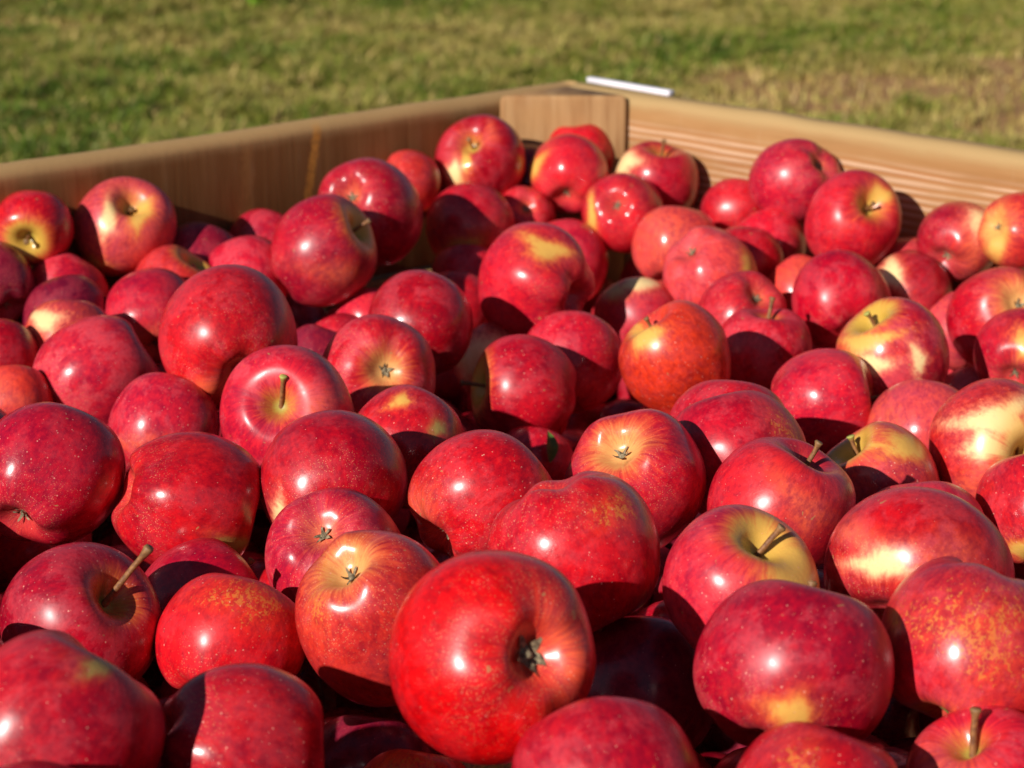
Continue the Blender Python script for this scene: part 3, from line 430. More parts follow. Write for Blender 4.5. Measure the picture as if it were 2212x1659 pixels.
def wood_material(name, light, mid, dark, stripes=0.0, vertical=False, stains=(), worn=None):
    """object coords: x along the board, y through it, z up"""
    g = NT(name)
    tc = g.n("ShaderNodeTexCoord").outputs["Object"]
    sp = g.n("ShaderNodeSeparateXYZ"); g.l(tc, sp.inputs[0])
    x, y, z = sp.outputs
    def stretched(sx, sy, sz, scale, detail=4.0, rough=0.6, dist=0.0):
        mp = g.n("ShaderNodeMapping"); g.l(tc, mp.inputs[0]); mp.inputs["Scale"].default_value = (sx, sy, sz)
        return g.noise(mp.outputs[0], scale, detail, rough, dist)
    if vertical:
        g1 = stretched(1, 1, 0.08, 60.0); g2 = stretched(1, 1, 0.05, 240.0)
    else:
        g1 = stretched(0.06, 1, 1, 60.0); g2 = stretched(0.04, 1, 1, 260.0)
    blot = stretched(1, 1, 1, 14.0, 4.0, 0.6)
    saw = stretched(1, 1, 0.12, 120.0, 3.0)           # faint upright scratches and wash marks
    c = g.mix(g.ss(g1, 0.34, 0.66), dark, light)
    c = g.mix(g.ss(blot, 0.3, 0.7, 0.0, 0.8), c, mid)
    c = g.mix(g.ss(g2, 0.45, 0.75, 0.0, 0.4), c, light)
    c = g.mix(g.ss(saw, 0.60, 0.8, 0.0, 0.16), c, (0.46, 0.32, 0.20, 1))
    h = g.math('ADD', g.math('MULTIPLY', g1, 0.6), g.math('MULTIPLY', g2, 0.4))
    if worn:   # top edge painted paler than the face: weathering plus its stronger sunlight
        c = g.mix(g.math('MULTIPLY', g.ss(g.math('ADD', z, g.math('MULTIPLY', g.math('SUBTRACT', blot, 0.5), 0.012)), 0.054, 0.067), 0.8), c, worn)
    if stripes > 0:
        warp = g.math('MULTIPLY', g.math('SUBTRACT', stretched(0.10, 1, 1, 42.0, 3.0), 0.5), 0.011)
        zz = g.math('ADD', z, warp)
        wv = g.math('SINE', g.math('MULTIPLY', zz, 2*math.pi/0.0068))
        below = g.ss(z, 0.041, 0.052, 1.0, 0.0)
        amp = g.math('MULTIPLY', g.ss(stretched(0.16, 1, 1, 50.0), 0.30, 0.62, 0.15, 1.0), below)
        s = g.math('MULTIPLY', g.ss(wv, -0.5, 0.8), amp)
        c = g.mix(g.math('MULTIPLY', s, stripes), c, (0.58, 0.36, 0.225, 1))
        s2 = g.math('MULTIPLY', g.ss(wv, -0.3, -0.95), amp)
        c = g.mix(g.math('MULTIPLY', s2, stripes*0.8), c, (0.42, 0.17, 0.07, 1))
        h = g.math('ADD', h, g.math('MULTIPLY', s, 0.9))
    for (x0, slope, wdt, z0, z1, amt, colr) in stains:
        xx = g.math('SUBTRACT', g.math('SUBTRACT', x, x0), g.math('MULTIPLY', z, slope))
        xx = g.math('ADD', xx, g.math('MULTIPLY', g.math('SUBTRACT', g.noise(tc, 130.0, 3.0), 0.5), wdt*1.2))
        m = g.ss(g.math('ABSOLUTE', xx), wdt*0.35, wdt, 1.0, 0.0)
        m = g.math('MULTIPLY', m, g.math('MULTIPLY', g.ss(z, z0, z0+0.01), g.ss(z, z1, z1+0.012, 1.0, 0.0)))
        m = g.math('MULTIPLY', m, g.ss(g.noise(tc, 220.0, 3.0), 0.3, 0.55, 0.4, 1.0))
        c = g.mix(g.math('MULTIPLY', m, amt), c, colr)
    g.l(c, g.b.inputs["Base Color"])
    g.b.inputs["Roughness"].default_value = 0.75
    g.b.inputs["Specular IOR Level"].default_value = 0.2
    g.bump(h, 0.55, 0.0007)
    return g.m


SKIN = skin_material()
STEM = simple_material("stem_bark", (0.13, 0.045, 0.016, 1), (0.32, 0.135, 0.04, 1), 420, 0.6, vcol="tint", bumpd=0.0003)
CALYX = simple_material("dry_calyx", (0.06, 0.042, 0.022, 1), (0.34, 0.26, 0.15, 1), 500, 0.85)
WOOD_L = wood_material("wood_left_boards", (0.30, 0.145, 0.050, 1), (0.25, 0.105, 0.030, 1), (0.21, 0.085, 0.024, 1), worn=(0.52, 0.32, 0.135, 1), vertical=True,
                       stains=((STREAK_X, 0.23, 0.0058, -0.2, 0.061, 1.0, (0.62, 0.27, 0.05, 1)),
                               (STREAK_X2, 0.05, 0.009, -0.2, 0.054, 0.45, (0.42, 0.20, 0.06, 1))))
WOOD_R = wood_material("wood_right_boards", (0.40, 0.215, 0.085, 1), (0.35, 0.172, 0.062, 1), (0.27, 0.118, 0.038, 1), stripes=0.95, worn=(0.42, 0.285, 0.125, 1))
WOOD_P = wood_material("wood_corner_post", (0.48, 0.29, 0.135, 1), (0.42, 0.22, 0.085, 1), (0.26, 0.12, 0.045, 1), vertical=True)
PLASTIC = simple_material("white_plastic", (0.80, 0.76, 0.82, 1), (0.74, 0.70, 0.77, 1), 60, 0.4)


# ------------------------------------------------------------------ ground and grass
def value_noise(x, y, seed, freq):
    r = np.random.default_rng(seed)
    n = 128
    t = r.random((n, n))
    X = x*freq; Y = y*freq
    xi = np.floor(X).astype(int); yi = np.floor(Y).astype(int)
    fx = X-xi; fy = Y-yi
    fx = fx*fx*(3-2*fx); fy = fy*fy*(3-2*fy)
    a = t[xi % n, yi % n]; b = t[(xi+1) % n, yi % n]; c = t[xi % n, (yi+1) % n]; d = t[(xi+1) % n, (yi+1) % n]
    return (a*(1-fx)+b*fx)*(1-fy)+(c*(1-fx)+d*fx)*fy


def bare(x, y):
    """0 = thick turf, 1 = bare soil"""
    m = np.zeros_like(x)
    for (cx, cy, rx, ry, s) in BARE:
        m = np.maximum(m, s*np.clip(1.35-np.sqrt(((x-cx)/rx)**2+((y-cy)/ry)**2), 0, 1))
    n = 0.6*value_noise(x, y, 3, 2.6)+0.4*value_noise(x, y, 4, 7.0)
    return np.clip((m*1.42+(n-0.5)*2.2*(m > 0.01)-0.42)*1.6, 0, 0.92)


BARE = [(1.35, 6.75, 1.0, 0.55, 1.15), (1.75, 6.05, 0.75, 0.55, 1.1), (2.1, 7.0, 0.8, 0.6, 1.0),
        (-1.8, 8.6, 0.7, 0.45, 0.55), (-0.9, 8.3, 0.4, 0.2, 0.6), (0.15, 7.5, 0.5, 0.15, 0.35), (-0.55, 6.9, 0.5, 0.12, 0.35)]


def ground_material():
    g = NT("soil_and_turf")
    tc = g.n("ShaderNodeTexCoord").outputs["Object"]
    n1 = g.noise(tc, 3.0, 6.0, 0.6)
    n2 = g.noise(tc, 28.0, 5.0, 0.7)
    soil = g.mix(g.ss(n2, 0.3, 0.7), (0.30, 0.145, 0.058, 1), (0.50, 0.28, 0.13, 1))
    turf = g.mix(g.ss(n2, 0.35, 0.7), (0.04, 0.05, 0.010, 1), (0.18, 0.14, 0.045, 1))
    turf = g.mix(g.ss(n1, 0.45, 0.65, 0.0, 0.5), turf, (0.22, 0.17, 0.08, 1))
    c = g.mix(g.at("bare").outputs["Color"], turf, soil)
    g.l(c, g.b.inputs["Base Color"])
    g.b.inputs["Roughness"].default_value = 0.95
    g.b.inputs["Specular IOR Level"].default_value = 0.1
    g.bump(n2, 0.4, 0.01)
    return g.m


def build_ground():
    xs = np.concatenate([[-160, -60, -20, -8], np.linspace(-4.5, 4.5, 91), [8, 20, 60, 160]])
    ys = np.concatenate([[-160, -40, -10, 0, 2], np.linspace(4, 14, 101), [18, 30, 60, 120, 300]])
    X, Y = np.meshgrid(xs, ys)
    Zg = 0.02*(value_noise(X, Y, 8, 1.3)-0.5)*(np.abs(X) < 5)*(Y > 3)*(Y < 15)
    verts = np.stack([X.ravel(), Y.ravel(), Zg.ravel()], 1)
    nx, ny = len(xs), len(ys)
    faces = [(j*nx+i, j*nx+i+1, (j+1)*nx+i+1, (j+1)*nx+i) for j in range(ny-1) for i in range(nx-1)]
    me = new_mesh("ground", verts, faces, ground_material())
    b = bare(X.ravel(), Y.ravel())
    attr(me, "bare", np.stack([b, b, b, np.ones_like(b)], 1))
    tag(link("ground", me), "grassy orchard ground with worn brown patches behind the bin", kind='structure')


def build_grass():
    N = 680000
    y = 4.7+(rng.random(N)**0.85)*8.6
    x = (rng.random(N)-0.5)*2*(0.45*y+1.0)
    keepd = 1-bare(x, y)*0.97
    tuft = 0.30*value_noise(x, y, 21, 3.6)+0.42*value_noise(x, y, 22, 11.0)+0.28*value_noise(x, y, 24, 28.0)
    keep = rng.random(N) < keepd*np.clip(0.35+tuft*1.2, 0, 1)
    x, y, tuft = x[keep], y[keep], tuft[keep]
    n = len(x)
    hue = 0.30*value_noise(x, y, 31, 1.4)+0.26*value_noise(x, y, 32, 5.0)+0.24*value_noise(x, y, 33, 17.0)+0.20*rng.random(n)
    hgt = (0.012+0.052*np.clip(tuft*2.6-0.85, 0, 1)**1.2+0.014*rng.random(n))*(1-0.6*bare(x, y))
    big = rng.random(n) < 0.02
    hgt[big] *= 1.5
    ang = rng.random(n)*2*math.pi
    lean = hgt*(0.3+0.9*rng.random(n))
    wd = 0.0022+0.0035*rng.random(n)
    dx, dy = np.cos(ang), np.sin(ang)
    a2 = ang+math.pi/2+(rng.random(n)-0.5)
    ux, uy = np.cos(a2)*wd, np.sin(a2)*wd
    z0 = np.zeros(n)-0.012
    V = np.empty((n, 5, 3), np.float32)
    V[:, 0] = np.stack([x-ux, y-uy, z0], 1)
    V[:, 1] = np.stack([x+ux, y+uy, z0], 1)
    mx, my = x+dx*lean*0.3, y+dy*lean*0.3
    V[:, 2] = np.stack([mx+ux*.8, my+uy*.8, hgt*0.62], 1)
    V[:, 3] = np.stack([mx-ux*.8, my-uy*.8, hgt*0.62], 1)
    V[:, 4] = np.stack([x+dx*lean, y+dy*lean, hgt], 1)
    me = bpy.data.meshes.new("grass")
    me.vertices.add(n*5); me.vertices.foreach_set("co", V.ravel())
    base = (np.arange(n)*5)[:, None]
    loops = np.concatenate([base+np.array([[0, 1, 2, 3]]), base+np.array([[3, 2, 4]])], 1).ravel()
    me.loops.add(len(loops)); me.loops.foreach_set("vertex_index", loops.astype(np.int32))
    starts = (np.arange(n)*7)[:, None]+np.array([[0, 4]])
    me.polygons.add(n*2)
    me.polygons.foreach_set("loop_start", starts.ravel().astype(np.int32))
    me.update(calc_edges=True)
    g1 = np.array([0.092, 0.150, 0.012]); g2 = np.array([0.215, 0.225, 0.028]); g3 = np.array([0.50, 0.35, 0.12])
    dry = bare(x, y)
    t = np.clip((hue-0.33)*2.9+dry*0.8+(y-7.6)*0.05*(x < 0.3), 0, 1)[:, None]
    c = np.where(t < 0.5, g1+(g2-g1)*t*2, g2+(g3-g2)*(t-0.5)*1.2)
    straw = rng.random(n) < 0.13+0.2*dry
    c[straw] = g3*(0.7+0.5*rng.random((straw.sum(), 1)))
    c *= (0.75+0.5*rng.random((n, 1)))
    C4 = np.concatenate([c, np.ones((n, 1))], 1)
    attr(me, "tint", np.repeat(C4, 5, axis=0))
    g = NT("grass_blades")
    g.l(g.at("tint").outputs["Color"], g.b.inputs["Base Color"])
    g.b.inputs["Roughness"].default_value = 0.55
    g.b.inputs["Specular IOR Level"].default_value = 0.3
    me.materials.append(g.m)
    tag(link("grass", me), "short olive green grass with dry straw coloured tufts behind the bin", "grass", kind='stuff')


# ------------------------------------------------------------------ the wooden bin
RIM = 0.7556
T = 0.022
CORNER = np.array([0.05186, 1.87])
D_L = np.array([-math.sin(math.radians(46.2)), -math.cos(math.radians(46.2))])   # far corner -> left corner
D_R = np.array([math.cos(math.radians(46.2)), -math.sin(math.radians(46.2))])    # far corner -> right corner
SIDE = 1.224


def board_mesh(name, length, height, mat, top_r=0.0, seed=0):
    """cross-section in (y, z), extruded along x; centred; the face y<0 is the inner one"""
    r_ = np.random.default_rng(seed)
    h, t = height/2, T/2
    prof = []
    def arc(cy, cz, r, a0, a1, k=6):
        for i in range(k+1):
            a = a0+(a1-a0)*i/k
            prof.append((cy+r*math.cos(a), cz+r*math.sin(a)))
    ri, ro = (top_r, top_r*0.45) if top_r else (0.002, 0.002)
    arc(t-ro, h-ro, ro, 0, math.pi/2)
    arc(-t+ri, h-ri, ri, math.pi/2, math.pi, 8)
    arc(-t+0.002, -h+0.002, 0.002, math.pi, 1.5*math.pi, 2)
    arc(t-0.002, -h+0.002, 0.002, 1.5*math.pi, 2*math.pi, 2)
    prof = np.array(prof); m = len(prof)
    ns = 70 if top_r else 8
    xs = np.linspace(-length/2, length/2, ns)
    wob = np.interp(xs, np.linspace(-length/2, length/2, 26), r_.normal(0, 1, 26))*0.0005+np.interp(xs, np.linspace(-length/2, length/2, 7), r_.normal(0, 1, 7))*0.0009
    if not top_r: wob *= 0
    verts = []
    for i, xx in enumerate(xs):
        for (yy, zz) in prof:
            k = max(0.0, (zz/h-0.5)*2) if h > 0 else 0
            verts.append((xx, yy, zz+wob[i]*k))
    faces = [(i*m+j, i*m+(j+1) % m, (i+1)*m+(j+1) % m, (i+1)*m+j) for i in range(ns-1) for j in range(m)]
    faces.append(tuple(range(m))); faces.append(tuple(reversed([(ns-1)*m+j for j in range(m)])))
    me = new_mesh(name, verts, faces, mat)
    return me


def build_bin():
    root = bpy.data.objects.new("apple_bin", None)
    col.objects.link(root)
    ctr = CORNER+(D_L+D_R)*SIDE/2
    root.location = (ctr[0], ctr[1], 0)
    tag(root, "weathered wooden orchard bin filled to the rim with red apples", "wooden bin")
    bh = 0.148
    corners = [CORNER, CORNER+D_L*SIDE, CORNER+(D_L+D_R)*SIDE, CORNER+D_R*SIDE]
    # side i runs from corner a to corner b; the left (0) and near-right (2) sides run through, the others butt between them
    sides = [(0, 1, WOOD_L, True), (1, 2, WOOD_L, False), (2, 3, WOOD_R, True), (3, 0, WOOD_R, False)]
    for si, (a, b, mat, full) in enumerate(sides):
        A, B = corners[a], corners[b]
        mid = (A+B)/2; d = (B-A)/SIDE
        inn = ctr-mid; inn /= np.linalg.norm(inn)
        L = SIDE if full else SIDE-2*T-0.001
        pos = mid+inn*T/2
        # board local +y must point outward
        ang = math.atan2(-inn[1], -inn[0])-math.pi/2
        for k in range(5):
            topb = k == 0
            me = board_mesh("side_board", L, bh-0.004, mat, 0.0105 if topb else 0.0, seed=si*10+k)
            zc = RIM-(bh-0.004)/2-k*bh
            o = link("side_board", me, root, (pos[0]-ctr[0], pos[1]-ctr[1], zc), (0, 0, ang))
    # corner posts: triangular blocks with eased edges, top flush with the rim
    for ci, c in enumerate(corners):
        v = ctr-c; v /= np.linalg.norm(v)
        d1 = (corners[(ci+1) % 4]-c)/SIDE; d2 = (corners[(ci-1) % 4]-c)/SIDE
        ic = c+(d1+d2)*T
        gap = 0.0015
        la, lb = (0.0915, 0.0835) if ci == 0 else (0.088, 0.088)
        if ci == 0:
            pa = ic+d1*la+d2*gap; pb = ic+d2*lb+d1*0.0035   # d1 runs along the left side, d2 along the right
        else:
            pa = ic+d1*la+d2*gap; pb = ic+d2*lb+d1*gap
        pc = ic+(d1+d2)*gap
        tri = [pa, pb, pc]
        cen = sum(tri)/3
        # rounded outline
        out = []
        for i in range(3):
            p0, p1, p2 = tri[i-1], tri[i], tri[(i+1) % 3]
            ra = 0.007 if i < 2 else 0.002
            e0 = (p0-p1)/np.linalg.norm(p0-p1); e1 = (p2-p1)/np.linalg.norm(p2-p1)
            for kk in range(6):
                tt = kk/5
                out.append(p1+e0*ra*(1-tt)**2+e1*ra*tt**2)
        out = np.array(out)-cen; m = len(out)
        zt = RIM-0.0005; zb = 0.03
        levels = [(zb, 1.0), (zt-0.30, 1.0), (zt-0.15, 1.0), (zt-0.006, 1.0), (zt-0.003, 0.985), (zt-0.001, 0.965), (zt, 0.93)]
        half = (zt+zb)/2
        verts = [(q[0]*s, q[1]*s, z-half) for z, s in levels for q in out]
        faces = [(l*m+j, l*m+(j+1) % m, (l+1)*m+(j+1) % m, (l+1)*m+j) for l in range(len(levels)-1) for j in range(m)]
        faces.append(tuple(reversed(range(m)))); faces.append(tuple((len(levels)-1)*m+j for j in range(m)))
        me = new_mesh("corner_post", verts, faces, WOOD_P)
        link("corner_post", me, root, (cen[0]-ctr[0], cen[1]-ctr[1], half))
    # floor boards and skids
    ang0 = math.atan2(D_L[1], D_L[0])
    nb = 8
    inner = SIDE-2*T-0.004
    fb = board_mesh("floor_board", inner, 0.001, WOOD_R)
    bpy.data.meshes.remove(fb)
    def box(name, sx, sy, sz, mat):
        vs_ = [(x*sx/2, y*sy/2, z*sz/2) for x in (-1, 1) for y in (-1, 1) for z in (-1, 1)]
        fs = [(0, 1, 3, 2), (4, 6, 7, 5), (0, 4, 5, 1), (2, 3, 7, 6), (0, 2, 6, 4), (1, 5, 7, 3)]
        return new_mesh(name, vs_, fs, mat, False)
    fb = box("floor_board", inner, inner/nb-0.006, 0.02, WOOD_R)
    e = np.array([-math.sin(ang0), math.cos(ang0)])
    for k in range(nb):
        q = e*(-inner/2+inner*(k+0.5)/nb)
        link("floor_board", fb, root, (q[0], q[1], 0.12), (0, 0, ang0))
    sk = box("skid", 0.10, SIDE-0.2, 0.085, WOOD_P)
    ed = np.array([math.cos(ang0), math.sin(ang0)])
    for k in (-1, 0, 1):
        q = ed*k*0.45
        link("skid", sk, root, (q[0], q[1], 0.0665), (0, 0, ang0))


def build_strip():
    a = np.array([0.0705, 1.8525]); b = np.array([0.1426, 1.7647])
    d = b-a; L = 0.1135*0.98; m = (a+b)/2
    n = 8; hw, hh = 0.0040, 0.0026
    prof = []
    for (cy, cz, a0) in ((hw-.0012, hh-.0012, 0), (-hw+.0012, hh-.0012, 90), (-hw+.0012, -hh+.0012, 180), (hw-.0012, -hh+.0012, 270)):
        for k in range(3):
            an = math.radians(a0+k*45); prof.append((cy+.0012*math.cos(an), cz+.0012*math.sin(an)))
    mth = len(prof)
    xs = [-L/2, -L/2+.0008, -L/6, L/6, L/2-.0008, L/2]
    verts = []
    for i, x in enumerate(xs):
        s = 0.8 if i in (0, len(xs)-1) else 1.0
        verts += [(x, p[0]*s, p[1]*s) for p in prof]
    faces = [(i*mth+j, i*mth+(j+1) % mth, (i+1)*mth+(j+1) % mth, (i+1)*mth+j) for i in range(len(xs)-1) for j in range(mth)]
    faces += [tuple(reversed(range(mth))), tuple((len(xs)-1)*mth+j for j in range(mth))]
    me = new_mesh("plastic_strip", verts, faces, PLASTIC)
    o = link("plastic_strip", me, None, (m[0]+0.0015, m[1]+0.002, RIM+0.0031), (0, 0, math.atan2(d[1], d[0])))
    tag(o, "white plastic strip lying on the bin rim beside the far corner", "plastic strip")


# ------------------------------------------------------------------ apples
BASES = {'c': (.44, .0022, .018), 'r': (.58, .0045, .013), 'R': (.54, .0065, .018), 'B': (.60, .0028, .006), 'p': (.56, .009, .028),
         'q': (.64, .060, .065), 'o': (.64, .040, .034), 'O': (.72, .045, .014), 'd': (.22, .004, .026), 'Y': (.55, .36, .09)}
BLOOM = {'c': .6, 'r': .45, 'R': .5, 'B': .3, 'p': .9, 'q': .9, 'o': .5, 'O': .25, 'd': .5, 'Y': .1}
PROF = np.array([(0, .56), (.05, .56), (.10, .585), (.17, .655), (.27, .755), (.40, .815), (.54, .815), (.70, .735), (.85, .56), (.95, .33), (1.0, .06),
                 (.985, -.20), (.92, -.43), (.80, -.63), (.66, -.76), (.52, -.825), (.40, -.835), (.30, -.80), (.21, -.735), (.14, -.685), (.07, -.665), (0, -.66)])


def profile(n, pitk, mini):
    P = PROF.copy()
    if mini:   # shallower, wider calyx basin
        P[-7:, 1] = -.80+(P[-7:, 1]+.80)*0.8
    top = P[:6, 1]; P[:6, 1] = .815-(.815-top)*pitk
    bot = P[-5:, 1]; P[-5:, 1] = -.835-(-.835-bot)*pitk
    seg = np.r_[0, np.cumsum(np.hypot(*np.diff(P, axis=0).T))]
    # Catmull-Rom resample
    s = np.linspace(0, seg[-1], n)
    Pe = np.vstack([P[0]*[-1, 1]+[-.05*0, 0], P, P[-1]])
    Pe[0] = (-.05, P[0, 1]); Pe[-1] = (-.07, P[-1, 1])
    out = []
    for v in s:
        i = min(int(np.searchsorted(seg, v, side='right')-1), len(P)-2)
        t = (v-seg[i])/(seg[i+1]-seg[i])
        p0, p1, p2, p3 = Pe[i], Pe[i+1], Pe[i+2], Pe[i+3]
        out.append(0.5*((2*p1)+(-p0+p2)*t+(2*p0-5*p1+4*p2-p3)*t*t+(-p0+3*p1-3*p2+p3)*t**3))
    out = np.array(out); out[0, 0] = 0; out[-1, 0] = 0
    out[:, 0] = np.maximum(out[:, 0], 0)
    return out


def apple_shape(seed, nu, nv, opt):
    r_ = np.random.default_rng(seed)
    pr = profile(nv, opt.get('pitk', 1.0)*r_.uniform(.88, 1.12), opt.get('mini', 0))
    th = np.arange(nu)/nu*2*math.pi
    rho = pr[1:-1, 0][:, None]; z = pr[1:-1, 1][:, None]
    lobes = opt.get('lobes', r_.uniform(.012, .042)); nl = opt.get('lo', 5)
    ph = r_.random()*6.28
    wz = np.clip((.25-z)/1.0, 0.12, 1.0)            # lobes grow towards the calyx
    lob = 1+lobes*wz*np.cos(nl*th+ph)[None, :]+r_.uniform(.0, .035)*np.cos(th*2+r_.random()*6)[None, :]+r_.uniform(0, .022)*np.cos(3*th+r_.random()*6)[None, :]*np.clip(z+.6, 0, 1)
    con = opt.get('conic', r_.uniform(-.02, .09))
    tap = 1-con*np.clip(-z, 0, 1)+con*.2*np.clip(z, 0, 1)
    x = rho*tap*lob*np.cos(th)[None, :]; y = rho*tap*lob*np.sin(th)[None, :]
    stretch = 1+opt.get('elong', r_.uniform(-.03, .05))-opt.get('squash', 0)
    zz = z*stretch+x*r_.uniform(-.09, .09)+y*r_.uniform(-.09, .09)
    # lumpy rim round both hollows
    rim = np.exp(-((rho-.5)/.22)**2)
    zz = zz+np.sign(z)*rim*(.028*np.cos(nl*th+ph)[None, :]*(z < 0)+r_.uniform(.005, .035)*np.cos(2*th+r_.random()*6)[None, :]+.018*np.cos(3*th+r_.random()*6)[None, :])*(np.abs(z) > .3)
    # a few broad dents
    V = np.stack([x, y, zz+0*x], -1).reshape(-1, 3)
    for _ in range(3):
        d = r_.normal(size=3); d /= np.linalg.norm(d)
        a = (V/np.linalg.norm(V, axis=1)[:, None])@d
        V *= (1+r_.uniform(-.055, .03)*np.exp(-((1-a)/.18)))[:, None]
    zt = float(pr[0, 1]*stretch); zb = float(pr[-1, 1]*stretch)
    V = np.vstack([[0, 0, zt], V, [0, 0, zb]])
    m = nv-2
    faces = [(0, 1+(j+1) % nu, 1+j)[::-1] for j in range(nu)]
    for i in range(m-1):
        for j in range(nu):
            a, b = 1+i*nu+j, 1+i*nu+(j+1) % nu
            faces.append((a, a+nu, b+nu, b))
    last = 1+m*nu
    faces += [(last, 1+(m-1)*nu+(j+1) % nu, 1+(m-1)*nu+j) for j in range(nu)]
    return V, faces, zt, zb


ALT = {'y': (.74, .40, .085), 'Y': (.88, .64, .30), 'g': (.42, .27, .075), 't': (.74, .125, .065), 'u': (.60, .16, .05), 'r': (.45, .05, .03)}


def tube(pts, rads, k=9):
    pts = np.array(pts); V = []; F = []
    up = np.array([0.3, 0.2, 1.0])
    for i, (p, r) in enumerate(zip(pts, rads)):
        t = pts[min(i+1, len(pts)-1)]-pts[max(i-1, 0)]; t = t/np.linalg.norm(t)
        a = np.cross(t, up if abs(t@up) < 1.0 else [1, 0, 0]); a /= np.linalg.norm(a); b = np.cross(t, a)
        for j in range(k):
            an = j/k*2*math.pi
            V.append(p+r*(a*math.cos(an)+b*math.sin(an))*(1+.08*math.sin(3*an+i)))
    n = len(pts)
    F = [(i*k+j, i*k+(j+1) % k, (i+1)*k+(j+1) % k, (i+1)*k+j) for i in range(n-1) for j in range(k)]
    V.append(pts[-1]); F += [((n-1)*k+j, (n-1)*k+(j+1) % k, n*k) for j in range(k)]
    return np.array(V), F


def make_stem(base, direction, axis, r_, tip, parent, scale):
    """base, direction in world orientation (metres)"""
    L = np.linalg.norm(direction)
    n = 11
    pts = []; rads = []
    rr = r_.uniform(.00115, .0015)
    side = np.cross(direction, axis); 
    if np.linalg.norm(side) < 1e-6: side = np.array([1., 0, 0])
    bow = np.cross(side/np.linalg.norm(side), direction/L)*L*r_.uniform(-.07, .07)
    for i in range(n):
        t = i/(n-1)
        lift = axis*0.12*L*math.sin(math.pi*t)*0.6
        pts.append(base+direction*t+lift+bow*math.sin(math.pi*t))
        k = 1.0+.25*math.exp(-t/.08)+(1.0 if tip else .75)*max(0, (t-.74)/.26)**1.3
        if i == n-1: k *= .82
        rads.append(rr*k)
    pts.insert(n-1, pts[n-1]-direction*0.025); rads.insert(n-1, rads[n-1]*1.18)
    V, F = tube(pts, rads)
    me = new_mesh("stem", V, F, STEM)
    k = 9
    tt = np.repeat(np.linspace(0, 1, len(pts)), k); tt = np.r_[tt, 1.0]
    tint = np.zeros((len(V), 4))
    cc = {'g': (.42, .45, .10), 'y': (.62, .42, .06)}.get(tip, (.24, .15, .06))
    tint[:, :3] = cc
    tint[:, 3] = np.clip((tt-.72)/.2, 0, 1)*(.85 if tip else .55)
    if tip == 'y': tint[:, 3] = .85
    attr(me, "tint", tint)
    return link("stem", me, parent)


def make_calyx(zb, scale, M, r_, parent, open_=1.0):
    """five withered sepals standing in the basin at the local -Z end"""
    V = []; F = []
    ph = r_.random()*6.28
    for s in range(5):
        a = ph+s*2*math.pi/5+r_.uniform(-.15, .15)
        ln = r_.uniform(.15, .20); cu = r_.uniform(-.5, .9); wd0 = .055
        for i in range(5):
            t = i/4
            rad = .045+.07*t+(.035*cu*t*t); h = -(.005+ln*.55*t*(1-.45*t*(cu > 0)))
            w = wd0*(1-t)**.7*(1+.3*math.sin(5*t+s))
            for sg in (-1, 1):
                an = a+sg*w/max(rad, .03)*.55+.25*t*math.sin(s*2.3)
                V.append((rad*math.cos(an), rad*math.sin(an), zb+h+.008*sg*math.sin(4*t+s)))
        b = s*10
        for i in range(4): F.append((b+2*i, b+2*i+1, b+2*i+3, b+2*i+2))
    # dark stamen tuft in the middle
    b = len(V)
    for i in range(10):
        an = i/10*6.283; rr = .045+.012*math.sin(i*2.1)
        V.append((rr*math.cos(an), rr*math.sin(an), zb-.004)); 
    V.append((0, 0, zb-.05))
    F += [(b+i, b+(i+1) % 10, b+10) for i in range(10)]
    V = np.array(V); V[:, :2] *= open_; V[:, 2] = zb+(V[:, 2]-zb)*open_-.0
    V = (V*scale)@np.array(M).T
    me = new_mesh("calyx", V, F, CALYX)
    return link("calyx", me, parent)


def axis_matrix(ax, spin):
    z = Vector(ax).normalized()
    q = Vector((0, 0, 1)).rotation_difference(z)
    return (q.to_matrix() @ Matrix.Rotation(spin, 3, 'Z'))


